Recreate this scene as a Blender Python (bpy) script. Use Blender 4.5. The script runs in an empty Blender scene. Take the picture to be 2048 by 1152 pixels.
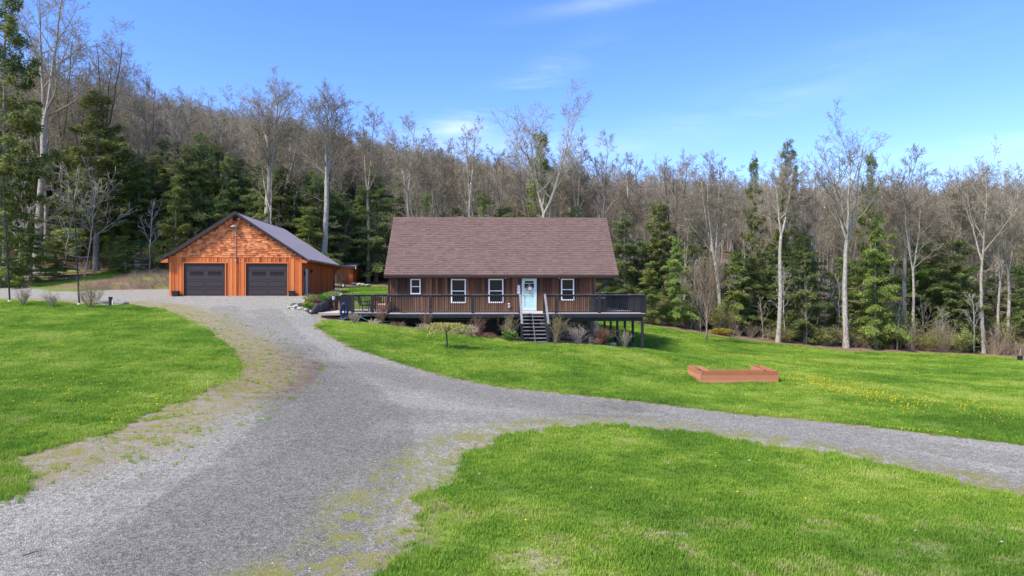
import bpy, math, random
import numpy as np
from math import sin, cos, pi, radians
from mathutils import Vector, Matrix
random.seed(7)
rng = np.random.default_rng(11)
SC = bpy.context.scene
COL = SC.collection
F = 1365.0           # focal length in photograph pixels (2048 wide)
CZ = 4.0             # camera height above datum

# ------------------------------------------------------------------ camera
cam = bpy.data.cameras.new('camera'); camo = bpy.data.objects.new('camera', cam); COL.objects.link(camo)
cam.sensor_width = 36.0; cam.lens = 36.0 * F / 2048.0
cam.clip_start = 0.1; cam.clip_end = 5000
camo.location = (0, 0, CZ); camo.rotation_euler = (radians(90), 0, 0)
SC.camera = camo
# ------------------------------------------------------------------ world
SUN_EL = radians(49); SUN_AZ = radians(-126)      # azimuth from +Y, negative = left
w = bpy.data.worlds.new('World'); SC.world = w; w.use_nodes = True
nt = w.node_tree; nt.nodes.clear()
def N(nt, t, **kw):
    n = nt.nodes.new(t)
    for k, v in kw.items(): setattr(n, k, v)
    return n
sky = N(nt, 'ShaderNodeTexSky', sky_type='NISHITA', sun_disc=False, sun_elevation=SUN_EL, sun_rotation=SUN_AZ,
        altitude=300, air_density=1.0, dust_density=0.3, ozone_density=3.0)
tc = N(nt, 'ShaderNodeTexCoord')
mp = N(nt, 'ShaderNodeMapping'); mp.inputs['Rotation'].default_value = (0.0, radians(-17), radians(12)); mp.inputs['Scale'].default_value = (2.2, 2.2, 11.0)
nz = N(nt, 'ShaderNodeTexNoise'); nz.inputs['Scale'].default_value = 2.0; nz.inputs['Detail'].default_value = 10; nz.inputs['Roughness'].default_value = 0.62; nz.inputs['Distortion'].default_value = 0.6
cr = N(nt, 'ShaderNodeValToRGB'); cr.color_ramp.elements[0].position = 0.40; cr.color_ramp.elements[0].color = (0, 0, 0, 1); cr.color_ramp.elements[1].position = 0.72; cr.color_ramp.elements[1].color = (1, 1, 1, 1)
hs = N(nt, 'ShaderNodeHueSaturation'); hs.inputs['Saturation'].default_value = 1.22; hs.inputs['Value'].default_value = 1.0; hs.inputs['Hue'].default_value = 0.505
tint = N(nt, 'ShaderNodeMix', data_type='RGBA', blend_type='MULTIPLY'); tint.inputs[0].default_value = 1.0; tint.inputs[7].default_value = (0.90, 0.86, 1.05, 1)
mx = N(nt, 'ShaderNodeMix', data_type='RGBA'); mx.inputs[7].default_value = (6.0, 6.1, 7.2, 1)
bg = N(nt, 'ShaderNodeBackground'); bg.inputs['Strength'].default_value = 0.122
wo = N(nt, 'ShaderNodeOutputWorld')
L = nt.links.new
L(tc.outputs['Generated'], mp.inputs['Vector']); L(mp.outputs[0], nz.inputs['Vector']); L(nz.outputs['Fac'], cr.inputs[0])
L(sky.outputs[0], hs.inputs['Color']); L(hs.outputs[0], tint.inputs[6]); L(tint.outputs[2], mx.inputs[6])
def M_(op, a, b=None, c=None):
    m = N(nt, 'ShaderNodeMath', operation=op)
    for i, v in enumerate((a, b, c)):
        if v is None: continue
        if hasattr(v, 'node'): L(v, m.inputs[i])
        else: m.inputs[i].default_value = v
    return m.outputs[0]
sx = N(nt, 'ShaderNodeSeparateXYZ'); L(tc.outputs['Generated'], sx.inputs[0])
az_ = M_('ARCTAN2', sx.outputs[0], sx.outputs[1]); el_ = M_('ARCSINE', sx.outputs[2])
tot = None
# (azimuth, elevation, tilt, half length, half height, density)
for a0, e0, tl, ln_, wd_, dn in ((-.07, .238, .42, .10, .020, .30), (.02, .285, .5, .12, .022, .16), (.17, .398, .12, .13, .010, .22), (-.02, .20, .0, .16, .022, .22), (.62, .165, .05, .12, .014, .2),
                                 (-1.6, .35, .3, .3, .04, .3), (1.7, .3, -.2, .35, .05, .35), (2.9, .4, .1, .4, .05, .3), (.35, .25, .25, .22, .03, .12)):
    da = M_('SUBTRACT', az_, a0); de = M_('SUBTRACT', el_, e0)
    p_ = M_('DIVIDE', M_('ADD', M_('MULTIPLY', da, cos(tl)), M_('MULTIPLY', de, sin(tl))), ln_); q_ = M_('DIVIDE', M_('SUBTRACT', M_('MULTIPLY', de, cos(tl)), M_('MULTIPLY', da, sin(tl))), wd_)
    g_ = M_('MULTIPLY', M_('EXPONENT', M_('MULTIPLY', M_('ADD', M_('MULTIPLY', p_, p_), M_('MULTIPLY', q_, q_)), -1.0)), dn); tot = g_ if tot is None else M_('ADD', tot, g_)
L(M_('MULTIPLY', tot, cr.outputs[0]), mx.inputs[0])
L(mx.outputs[2], bg.inputs[0]); L(bg.outputs[0], wo.inputs[0])
# ------------------------------------------------------------------ sun
sl = bpy.data.lights.new('sun', 'SUN'); sl.energy = 2.5; sl.angle = radians(9); sl.color = (1.0, 0.93, 0.80)
so = bpy.data.objects.new('sun', sl); COL.objects.link(so)
sd = Vector((sin(SUN_AZ) * cos(SUN_EL), cos(SUN_AZ) * cos(SUN_EL), sin(SUN_EL)))
so.rotation_euler = sd.to_track_quat('Z', 'Y').to_euler(); so.location = (0, 0, 60)
SC.view_settings.view_transform = 'Standard'; SC.view_settings.look = 'None'
SC.view_settings.exposure = 1.28; SC.view_settings.gamma = 1; SC.view_settings.use_curve_mapping = False
SC.cycles.max_bounces = 6; SC.cycles.diffuse_bounces = 4; SC.cycles.glossy_bounces = 2
SC.cycles.transmission_bounces = 2; SC.cycles.transparent_max_bounces = 4
SC.cycles.caustics_reflective = False; SC.cycles.caustics_refractive = False

# ------------------------------------------------------------------ materials
def lin(nt, a, b): nt.links.new(a, b)
def ramp(nt, fac, stops):
    r = N(nt, 'ShaderNodeValToRGB'); e = r.color_ramp.elements
    e[0].position, e[0].color = stops[0][0], (*stops[0][1], 1)
    e[1].position, e[1].color = stops[-1][0], (*stops[-1][1], 1)
    for p, c in stops[1:-1]:
        q = e.new(p); q.color = (*c, 1)
    lin(nt, fac, r.inputs[0]); return r.outputs[0]
def noise(nt, vec, scale, detail=3, rough=0.55, dist=0):
    n = N(nt, 'ShaderNodeTexNoise'); n.inputs['Scale'].default_value = scale; n.inputs['Detail'].default_value = detail
    n.inputs['Roughness'].default_value = rough; n.inputs['Distortion'].default_value = dist
    if vec is not None: lin(nt, vec, n.inputs['Vector'])
    return n.outputs['Fac']
def mix(nt, f, a, b, mode='MIX'):
    m = N(nt, 'ShaderNodeMix', data_type='RGBA', blend_type=mode)
    for i, v in ((0, f), (6, a), (7, b)):
        if hasattr(v, 'node'): lin(nt, v, m.inputs[i])
        elif i == 0: m.inputs[0].default_value = v
        else: m.inputs[i].default_value = (*v, 1)
    return m.outputs[2]
def math_(nt, op, a, b=None, c=None, clamp=False):
    m = N(nt, 'ShaderNodeMath', operation=op, use_clamp=clamp)
    for i, v in enumerate((a, b, c)):
        if v is None: continue
        if hasattr(v, 'node'): lin(nt, v, m.inputs[i])
        else: m.inputs[i].default_value = v
    return m.outputs[0]
def maprange(nt, v, a, b, c=0.0, d=1.0):
    m = N(nt, 'ShaderNodeMapRange', interpolation_type='SMOOTHSTEP')
    lin(nt, v, m.inputs[0])
    for i, x in enumerate((a, b, c, d)): m.inputs[i + 1].default_value = x
    return m.outputs[0]
def attr(nt, name):
    a = N(nt, 'ShaderNodeAttribute'); a.attribute_name = name; return a.outputs['Fac']
def newmat(name):
    m = bpy.data.materials.new(name); m.use_nodes = True; nt = m.node_tree
    b = nt.nodes['Principled BSDF']
    return m, nt, b
def mapping(nt, kind='Object', scale=(1, 1, 1), jit=False):
    t = N(nt, 'ShaderNodeTexCoord')
    if kind == 'World':
        g = N(nt, 'ShaderNodeNewGeometry'); src = g.outputs['Position']
    else: src = t.outputs[kind]
    mp = N(nt, 'ShaderNodeMapping'); mp.inputs['Scale'].default_value = scale
    lin(nt, src, mp.inputs['Vector'])
    if jit:
        oi = N(nt, 'ShaderNodeObjectInfo')
        v = N(nt, 'ShaderNodeVectorMath', operation='SCALE'); v.inputs[0].default_value = (37, 53, 71); lin(nt, oi.outputs['Random'], v.inputs['Scale'])
        lin(nt, v.outputs[0], mp.inputs['Location'])
    return mp.outputs[0]
def simple(name, c1, c2=None, scale=6, rough=0.8, bump=0.0, stretch=(1, 1, 1), island=0.0, objrand=0.0, metal=0.0, spec=0.3, detail=4, bdist=0.02, coord='Object', jit=False):
    """two colours mixed by noise, brightness varied per island or per object, optional bump"""
    m, nt, b = newmat(name)
    c2 = c2 or tuple(x * 0.75 for x in c1)
    vec = mapping(nt, coord, stretch, jit)
    n = noise(nt, vec, scale, detail)
    f = maprange(nt, n, 0.3, 0.7)
    col = mix(nt, f, c1, c2)
    for amt, src in ((island, 'i'), (objrand, 'o')):
        if amt:
            r = N(nt, 'ShaderNodeNewGeometry').outputs['Random Per Island'] if src == 'i' else N(nt, 'ShaderNodeObjectInfo').outputs['Random']
            k = math_(nt, 'MULTIPLY_ADD', r, 2 * amt, 1 - amt)
            h = N(nt, 'ShaderNodeHueSaturation'); lin(nt, col, h.inputs['Color']); lin(nt, k, h.inputs['Value']); col = h.outputs[0]
    lin(nt, col, b.inputs['Base Color'])
    b.inputs['Roughness'].default_value = rough; b.inputs['Metallic'].default_value = metal
    b.inputs['Specular IOR Level'].default_value = spec
    if bump:
        bp = N(nt, 'ShaderNodeBump'); bp.inputs['Strength'].default_value = bump; bp.inputs['Distance'].default_value = bdist
        lin(nt, n, bp.inputs['Height']); lin(nt, bp.outputs[0], b.inputs['Normal'])
    return m

def wood(name, stops, dens=6, rough=0.7, horiz=False, weather=None, bump=0.35, island=False):
    """board with long grain along z (or x), tone varied per board"""
    m, nt, b = newmat(name)
    st = (1.0, 9, 9) if horiz else (9, 9, 0.7)
    vec = mapping(nt, 'Object', st, True)
    n = noise(nt, vec, 1.6, 6, 0.65, 0.4)
    oi = N(nt, 'ShaderNodeObjectInfo').outputs['Random']
    if island: oi = math_(nt, 'FRACT', math_(nt, 'ADD', oi, N(nt, 'ShaderNodeNewGeometry').outputs['Random Per Island']))
    f = math_(nt, 'ADD', math_(nt, 'MULTIPLY', n, 0.75), math_(nt, 'MULTIPLY_ADD', oi, 0.62, -0.19))
    col = ramp(nt, f, stops)
    if weather:
        z = N(nt, 'ShaderNodeSeparateXYZ'); lin(nt, mapping(nt, 'World'), z.inputs[0])
        n2 = noise(nt, vec, 0.8, 3)
        wz = math_(nt, 'ADD', z.outputs[2], math_(nt, 'MULTIPLY', n2, 0.9))
        wf = maprange(nt, wz, weather[0], weather[1], 1.0, 0.0)
        col = mix(nt, math_(nt, 'MULTIPLY', wf, weather[3]), col, weather[2])
    lin(nt, col, b.inputs['Base Color'])
    b.inputs['Roughness'].default_value = rough; b.inputs['Specular IOR Level'].default_value = 0.25
    bp = N(nt, 'ShaderNodeBump'); bp.inputs['Strength'].default_value = bump; bp.inputs['Distance'].default_value = 0.01
    lin(nt, n, bp.inputs['Height']); lin(nt, bp.outputs[0], b.inputs['Normal'])
    return m

M = {}
M['bark'] = simple('bark', (0.42, 0.37, 0.31), (0.20, 0.17, 0.14), 3.5, 0.95, 0.8, (3, 3, 0.7), objrand=0.3, bdist=0.05, jit=True)
M['palebark'] = simple('pale_bark', (0.56, 0.50, 0.42), (0.22, 0.19, 0.15), 5, 0.95, 0.8, (3, 3, 0.8), bdist=0.05)
M['darkbark'] = simple('dark_bark', (0.13, 0.105, 0.085), (0.07, 0.055, 0.045), 3.0, 0.95, 0.8, (3, 3, 0.7), objrand=0.2, bdist=0.05, jit=True)
M['twig'] = simple('twig_bark', (0.37, 0.315, 0.225), (0.24, 0.20, 0.14), 0.5, 0.95, 0, island=0.3, objrand=0.2)
M['palewood'] = simple('weathered_pale_wood', (0.50, 0.46, 0.41), (0.33, 0.30, 0.26), 3, 0.95, 0.3, island=0.15)
M['brushtwig'] = simple('brush_twig', (0.42, 0.31, 0.21), (0.28, 0.205, 0.14), 0.8, 0.95, 0, island=0.35, objrand=0.2)
M['greytwig'] = simple('grey_shrub_twig', (0.42, 0.34, 0.26), (0.30, 0.24, 0.18), 2, 0.95, 0, island=0.3)
M['brntwig'] = simple('brown_shrub_twig', (0.25, 0.14, 0.09), (0.17, 0.10, 0.07), 2, 0.95, 0, island=0.3)
M['olivetwig'] = simple('olive_shrub_twig', (0.30, 0.24, 0.12), (0.22, 0.17, 0.09), 2, 0.95, 0, island=0.3)
def leafmat(name, c1, c2, scale=0.35, island=0.35, objrand=0.2, trans=0.4):
    m, nt, b = newmat(name)
    vec = mapping(nt, 'Object', (1, 1, 1), True)
    g = N(nt, 'ShaderNodeNewGeometry')
    f = math_(nt, 'MULTIPLY_ADD', noise(nt, vec, scale, 2), 0.9, math_(nt, 'MULTIPLY_ADD', g.outputs['Random Per Island'], 0.5, -0.2))
    col = mix(nt, maprange(nt, f, 0.25, 0.75), c1, c2)
    r = math_(nt, 'MULTIPLY_ADD', g.outputs['Random Per Island'], 2 * island, 1 - island)
    o = N(nt, 'ShaderNodeObjectInfo').outputs['Random']
    k = math_(nt, 'MULTIPLY', r, math_(nt, 'MULTIPLY_ADD', o, 2 * objrand, 1 - objrand))
    h = N(nt, 'ShaderNodeHueSaturation'); lin(nt, col, h.inputs['Color']); lin(nt, k, h.inputs['Value'])
    lin(nt, math_(nt, 'MULTIPLY_ADD', o, 0.03, 0.485), h.inputs['Hue'])
    lin(nt, h.outputs[0], b.inputs['Base Color']); b.inputs['Roughness'].default_value = 0.7; b.inputs['Specular IOR Level'].default_value = 0.2
    if trans:
        t = N(nt, 'ShaderNodeBsdfTranslucent'); lin(nt, h.outputs[0], t.inputs[0])
        ms = N(nt, 'ShaderNodeMixShader'); ms.inputs[0].default_value = trans
        lin(nt, b.outputs[0], ms.inputs[1]); lin(nt, t.outputs[0], ms.inputs[2]); lin(nt, ms.outputs[0], nt.nodes['Material Output'].inputs[0])
    return m
M['hemlock'] = leafmat('hemlock_needles', (0.115, 0.170, 0.062), (0.29, 0.345, 0.115))
M['pine'] = leafmat('pine_needles', (0.115, 0.160, 0.050), (0.29, 0.32, 0.095))
M['brightfir'] = leafmat('light_hemlock_needles', (0.17, 0.24, 0.050), (0.36, 0.43, 0.11))
M['bushleaf'] = leafmat('opening_leaves', (0.24, 0.28, 0.07), (0.40, 0.41, 0.14), 1.5)
M['budleaf'] = leafmat('bud_haze', (0.26, 0.19, 0.11), (0.34, 0.28, 0.12), 1.0)
M['perennial'] = leafmat('perennial_leaves', (0.08, 0.20, 0.03), (0.17, 0.33, 0.05), 5)
M['rustleaf'] = leafmat('rusty_leaves', (0.28, 0.13, 0.08), (0.38, 0.22, 0.15), 5)
M['strawgrass'] = leafmat('straw_grass', (0.50, 0.34, 0.25), (0.60, 0.48, 0.36), 5)
M['weepleaf'] = leafmat('weeping_leaves', (0.42, 0.40, 0.10), (0.60, 0.54, 0.20), 3, 0.3)
M['goldleaf'] = leafmat('golden_juniper', (0.30, 0.24, 0.03), (0.46, 0.36, 0.05), 2)
M['yellow'] = simple('yellow_petals', (0.85, 0.62, 0.02), (0.80, 0.50, 0.02), 4, 0.6, island=0.1)
M['cream'] = simple('cream_blooms', (0.70, 0.58, 0.40), (0.6, 0.45, 0.32), 9, 0.8, island=0.15)
M['black'] = simple('black_stain', (0.030, 0.030, 0.033), (0.020, 0.020, 0.022), 5, 0.55, 0.15, (1, 1, 1), objrand=0.25)
M['blackmetal'] = simple('black_metal', (0.02, 0.02, 0.022), (0.03, 0.03, 0.03), 5, 0.4, 0.0)
M['railcap'] = simple('worn_rail_cap', (0.055, 0.052, 0.052), (0.17, 0.155, 0.145), 2.0, 0.6, 0.1, (1, 4, 4))
M['wornpaint'] = simple('worn_grey_paint', (0.30, 0.28, 0.275), (0.17, 0.16, 0.155), 3.0, 0.7, 0.1, (3, 3, 3))
M['deckboard'] = wood('deck_board', [(0.2, (0.50, 0.41, 0.34)), (0.5, (0.64, 0.54, 0.46)), (0.8, (0.76, 0.66, 0.57))], horiz=True)
M['tanwood'] = wood('tan_rim_wood', [(0.2, (0.30, 0.22, 0.15)), (0.8, (0.46, 0.36, 0.25))], horiz=True)
M['siding'] = wood('dark_stained_siding', [(0.15, (0.018, 0.009, 0.006)), (0.38, (0.060, 0.026, 0.015)), (0.60, (0.13, 0.055, 0.029)), (0.85, (0.27, 0.13, 0.065))],
                   weather=(2.9, 4.9, (0.235, 0.130, 0.062), 0.5))
M['batten'] = wood('dark_batten', [(0.2, (0.02, 0.011, 0.008)), (0.8, (0.10, 0.04, 0.022))], weather=(2.9, 4.9, (0.20, 0.12, 0.07), 0.6))
M['cedar'] = wood('orange_cedar_board', [(0.15, (0.26, 0.050, 0.012)), (0.4, (0.50, 0.112, 0.026)), (0.65, (0.66, 0.175, 0.045)), (0.9, (0.76, 0.27, 0.085))], bump=0.3)
M['cedarbat'] = wood('orange_cedar_batten', [(0.1, (0.50, 0.125, 0.032)), (0.9, (0.76, 0.25, 0.075))], bump=0.3)
M['cedarside'] = wood('red_cedar_siding', [(0.1, (0.40, 0.080, 0.024)), (0.5, (0.56, 0.130, 0.040)), (0.9, (0.66, 0.19, 0.06))], bump=0.3)
M['shake'] = wood('cedar_shake', [(0.10, (0.28, 0.058, 0.02)), (0.35, (0.50, 0.135, 0.042)), (0.6, (0.68, 0.23, 0.08)), (0.9, (0.80, 0.35, 0.14))], bump=0.5, island=True)
M['bedwood'] = wood('red_cedar_bed_board', [(0.1, (0.36, 0.125, 0.055)), (0.5, (0.49, 0.19, 0.09)), (0.9, (0.60, 0.27, 0.15))], horiz=True)
M['shingle'] = simple('brown_asphalt_shingle', (0.200, 0.128, 0.104), (0.130, 0.080, 0.066), 26, 0.95, 0.5, island=0.13, detail=5, bdist=0.01)
M['trimbrown'] = simple('brown_trim', (0.075, 0.050, 0.046), (0.06, 0.04, 0.036), 4, 0.5)
M['steel'] = simple('brown_steel_roofing', (0.33, 0.285, 0.30), (0.29, 0.25, 0.26), 0.8, 0.45, metal=0.0, spec=0.5)
M['darktrim'] = simple('dark_metal_trim', (0.035, 0.027, 0.030), (0.045, 0.035, 0.036), 3, 0.45)
M['garagedoor'] = simple('dark_brown_steel_door', (0.056, 0.042, 0.043), (0.048, 0.036, 0.037), 40, 0.55, 0.15, (1, 1, 14))
M['white'] = simple('white_vinyl', (0.80, 0.80, 0.79), (0.74, 0.74, 0.73), 4, 0.45)
M['mint'] = simple('pale_mint_paint', (0.42, 0.62, 0.58), (0.38, 0.58, 0.54), 3, 0.5)
M['palemint'] = simple('pale_mint_frame', (0.52, 0.68, 0.655), (0.48, 0.64, 0.61), 3, 0.5)
M['whitedoor'] = simple('pale_blue_white_door', (0.66, 0.71, 0.74), (0.60, 0.66, 0.69), 4, 0.5)
M['grey'] = simple('galvanised_grey', (0.42, 0.43, 0.44), (0.34, 0.35, 0.36), 6, 0.45, metal=0.3)
M['gutter'] = simple('grey_gutter', (0.30, 0.27, 0.25), (0.24, 0.21, 0.2), 3, 0.5)
M['concrete'] = simple('concrete', (0.42, 0.38, 0.33), (0.32, 0.29, 0.26), 5, 0.9, 0.3)
M['stone'] = simple('field_stone', (0.36, 0.32, 0.26), (0.20, 0.18, 0.155), 5, 0.95, 0.8, objrand=0.3, jit=True)
M['palestone'] = simple('pale_field_stone', (0.52, 0.46, 0.38), (0.32, 0.29, 0.25), 4, 0.95, 0.8, objrand=0.2, jit=True)
M['foundstone'] = simple('foundation_stone', (0.20, 0.165, 0.13), (0.13, 0.105, 0.09), 3, 0.95, 0.6, objrand=0.35, jit=True)
M['mortar'] = simple('grey_mortar', (0.46, 0.45, 0.44), (0.38, 0.37, 0.36), 8, 0.95, 0.4)
M['block'] = simple('charcoal_retaining_block', (0.105, 0.095, 0.093), (0.065, 0.058, 0.057), 6, 0.9, 0.6, objrand=0.3, jit=True)
M['soil'] = simple('garden_soil', (0.055, 0.040, 0.034), (0.03, 0.022, 0.02), 14, 0.95, 0.9, bdist=0.05)
M['orangeleg'] = wood('orange_stained_leg', [(0.1, (0.36, 0.14, 0.05)), (0.9, (0.55, 0.25, 0.11))])
M['hose'] = simple('blue_hose', (0.025, 0.055, 0.14), (0.018, 0.035, 0.09), 3, 0.4)
M['greenhose'] = simple('green_hose', (0.10, 0.36, 0.28), (0.08, 0.3, 0.22), 3, 0.5)
M['wicker'] = simple('brown_wicker', (0.20, 0.11, 0.065), (0.12, 0.065, 0.04), 30, 0.8, 0.6)
M['red'] = simple('red_plastic', (0.65, 0.05, 0.04), (0.5, 0.04, 0.03), 3, 0.4)
M['wreath'] = simple('dried_wreath', (0.40, 0.29, 0.20), (0.25, 0.17, 0.12), 30, 0.95, 0.8, island=0.3)
M['ribbon'] = simple('peach_ribbon', (0.66, 0.42, 0.24), (0.55, 0.3, 0.15), 12, 0.8, island=0.2)
M['interior'] = simple('dark_interior', (0.012, 0.014, 0.014), (0.02, 0.022, 0.022), 2, 0.9)
def glassmat():
    m, nt, b = newmat('dark_window_glass')
    b.inputs['Base Color'].default_value = (0.012, 0.015, 0.015, 1); b.inputs['Roughness'].default_value = 0.06; b.inputs['Specular IOR Level'].default_value = 0.12
    return m
M['glass'] = glassmat()

# ------------------------------------------------------------------ mesh helpers
def fast_mesh(name, V, faces, smooth=False, attrs=None):
    """V (n,3); faces: list of int arrays (m,k)"""
    me = bpy.data.meshes.new(name)
    V = np.asarray(V, dtype=np.float32)
    faces = [np.asarray(f, dtype=np.int32) for f in faces if len(f)]
    tot = np.concatenate([np.full(len(f), f.shape[1], dtype=np.int32) for f in faces])
    idx = np.concatenate([f.ravel() for f in faces])
    me.vertices.add(len(V)); me.vertices.foreach_set('co', V.ravel())
    me.loops.add(len(idx)); me.loops.foreach_set('vertex_index', idx)
    me.polygons.add(len(tot)); st = np.concatenate([[0], np.cumsum(tot)[:-1]]).astype(np.int32)
    me.polygons.foreach_set('loop_start', st); me.polygons.foreach_set('loop_total', tot)
    if smooth: me.polygons.foreach_set('use_smooth', np.ones(len(tot), dtype=bool))
    for k, a in (attrs or {}).items():
        at = me.attributes.new(k, 'FLOAT', 'POINT'); at.data.foreach_set('value', np.asarray(a, dtype=np.float32))
    me.update(calc_edges=True); return me

class MB:
    def __init__(s): s.v = []; s.f = []
    def box(s, x0, x1, y0, y1, z0, z1):
        b = len(s.v)
        s.v += [(x0, y0, z0), (x1, y0, z0), (x1, y1, z0), (x0, y1, z0), (x0, y0, z1), (x1, y0, z1), (x1, y1, z1), (x0, y1, z1)]
        s.f += [tuple(b + i for i in q) for q in ((0, 3, 2, 1), (4, 5, 6, 7), (0, 1, 5, 4), (1, 2, 6, 5), (2, 3, 7, 6), (3, 0, 4, 7))]
        return s
    def hexa(s, pts):
        b = len(s.v); s.v += [tuple(p) for p in pts]
        s.f += [tuple(b + i for i in q) for q in ((0, 3, 2, 1), (4, 5, 6, 7), (0, 1, 5, 4), (1, 2, 6, 5), (2, 3, 7, 6), (3, 0, 4, 7))]
        return s
    def prism(s, poly, y0, y1):           # poly in (x,z), extruded along y
        b = len(s.v); n = len(poly)
        s.v += [(x, y0, z) for x, z in poly] + [(x, y1, z) for x, z in poly]
        s.f.append(tuple(b + i for i in range(n))); s.f.append(tuple(b + n + i for i in reversed(range(n))))
        for i in range(n):
            j = (i + 1) % n; s.f.append((b + j, b + i, b + n + i, b + n + j))
        return s
    def prismx(s, poly, x0, x1):          # poly in (y,z), extruded along x
        b = len(s.v); n = len(poly)
        s.v += [(x0, y, z) for y, z in poly] + [(x1, y, z) for y, z in poly]
        s.f.append(tuple(b + i for i in reversed(range(n)))); s.f.append(tuple(b + n + i for i in range(n)))
        for i in range(n):
            j = (i + 1) % n; s.f.append((b + i, b + j, b + n + j, b + n + i))
        return s
    def bar(s, p, q, wx, wy=None):        # square bar from p to q
        wy = wy or wx; p = Vector(p); q = Vector(q); d = (q - p).normalized()
        a = d.cross(Vector((0, 0, 1)))
        if a.length < 1e-3: a = Vector((1, 0, 0))
        a.normalize(); c = d.cross(a).normalized()
        pts = [e + a * sx * wx / 2 + c * sy * wy / 2 for e in (p, q) for sx, sy in ((-1, -1), (1, -1), (1, 1), (-1, 1))]
        return s.hexa(pts)
    def tube(s, pts, rad, n=8, cap=True, closed=False):
        pts = [Vector(p) for p in pts]; m = len(pts)
        if not hasattr(rad, '__len__'): rad = [rad] * m
        b = len(s.v); prev = None
        for i, p in enumerate(pts):
            if closed: d = pts[(i + 1) % m] - pts[i - 1]
            else: d = pts[min(i + 1, m - 1)] - pts[max(i - 1, 0)]
            d.normalize()
            if prev is None:
                a = d.cross(Vector((0, 0, 1)));
                if a.length < 1e-2: a = d.cross(Vector((1, 0, 0)))
            else: a = prev - d * prev.dot(d)
            a.normalize(); prev = a; c = d.cross(a)
            for k in range(n):
                t = 2 * pi * k / n; s.v.append(tuple(p + (a * cos(t) + c * sin(t)) * rad[i]))
        for i in range(m if closed else m - 1):
            j = (i + 1) % m
            for k in range(n):
                l = (k + 1) % n; s.f.append((b + i * n + k, b + i * n + l, b + j * n + l, b + j * n + k))
        if cap and not closed:
            s.f.append(tuple(b + k for k in reversed(range(n)))); s.f.append(tuple(b + (m - 1) * n + k for k in range(n)))
        return s
    def lathe(s, prof, c=(0, 0, 0), n=16):
        b = len(s.v)
        for r, z in prof:
            for k in range(n): t = 2 * pi * k / n; s.v.append((c[0] + r * cos(t), c[1] + r * sin(t), c[2] + z))
        for i in range(len(prof) - 1):
            for k in range(n):
                l = (k + 1) % n; s.f.append((b + i * n + k, b + i * n + l, b + (i + 1) * n + l, b + (i + 1) * n + k))
        s.f.append(tuple(b + k for k in reversed(range(n)))); s.f.append(tuple(b + (len(prof) - 1) * n + k for k in range(n)))
        return s
    def mesh(s, name, mat, smooth=False, bev=0):
        me = bpy.data.meshes.new(name); me.from_pydata(s.v, [], s.f); me.materials.append(mat)
        if smooth:
            for p in me.polygons: p.use_smooth = True
        return me
    def build(s, name, mat, parent=None, loc=(0, 0, 0), rot=(0, 0, 0), smooth=False, bev=0):
        return put(name, s.mesh(name, mat, smooth), parent, loc, rot, bev=bev)

def put(name, me, parent=None, loc=(0, 0, 0), rot=(0, 0, 0), scale=(1, 1, 1), bev=0):
    o = bpy.data.objects.new(name, me); COL.objects.link(o)
    o.location = loc; o.rotation_euler = rot; o.scale = scale
    if parent is not None: o.parent = parent
    if bev:
        md = o.modifiers.new('edge', 'BEVEL'); md.width = bev; md.segments = 1; md.limit_method = 'ANGLE'
    return o
def tag(o, label=None, cat=None, group=None, kind=None):
    if label: o['label'] = label
    if cat: o['category'] = cat
    if group: o['group'] = group
    if kind: o['kind'] = kind
    return o
def empty(name, loc, rz=0, **kw):
    o = bpy.data.objects.new(name, None); COL.objects.link(o); o.location = loc; o.rotation_euler = (0, 0, rz); o.empty_display_size = 0.3
    return tag(o, **kw)

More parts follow.
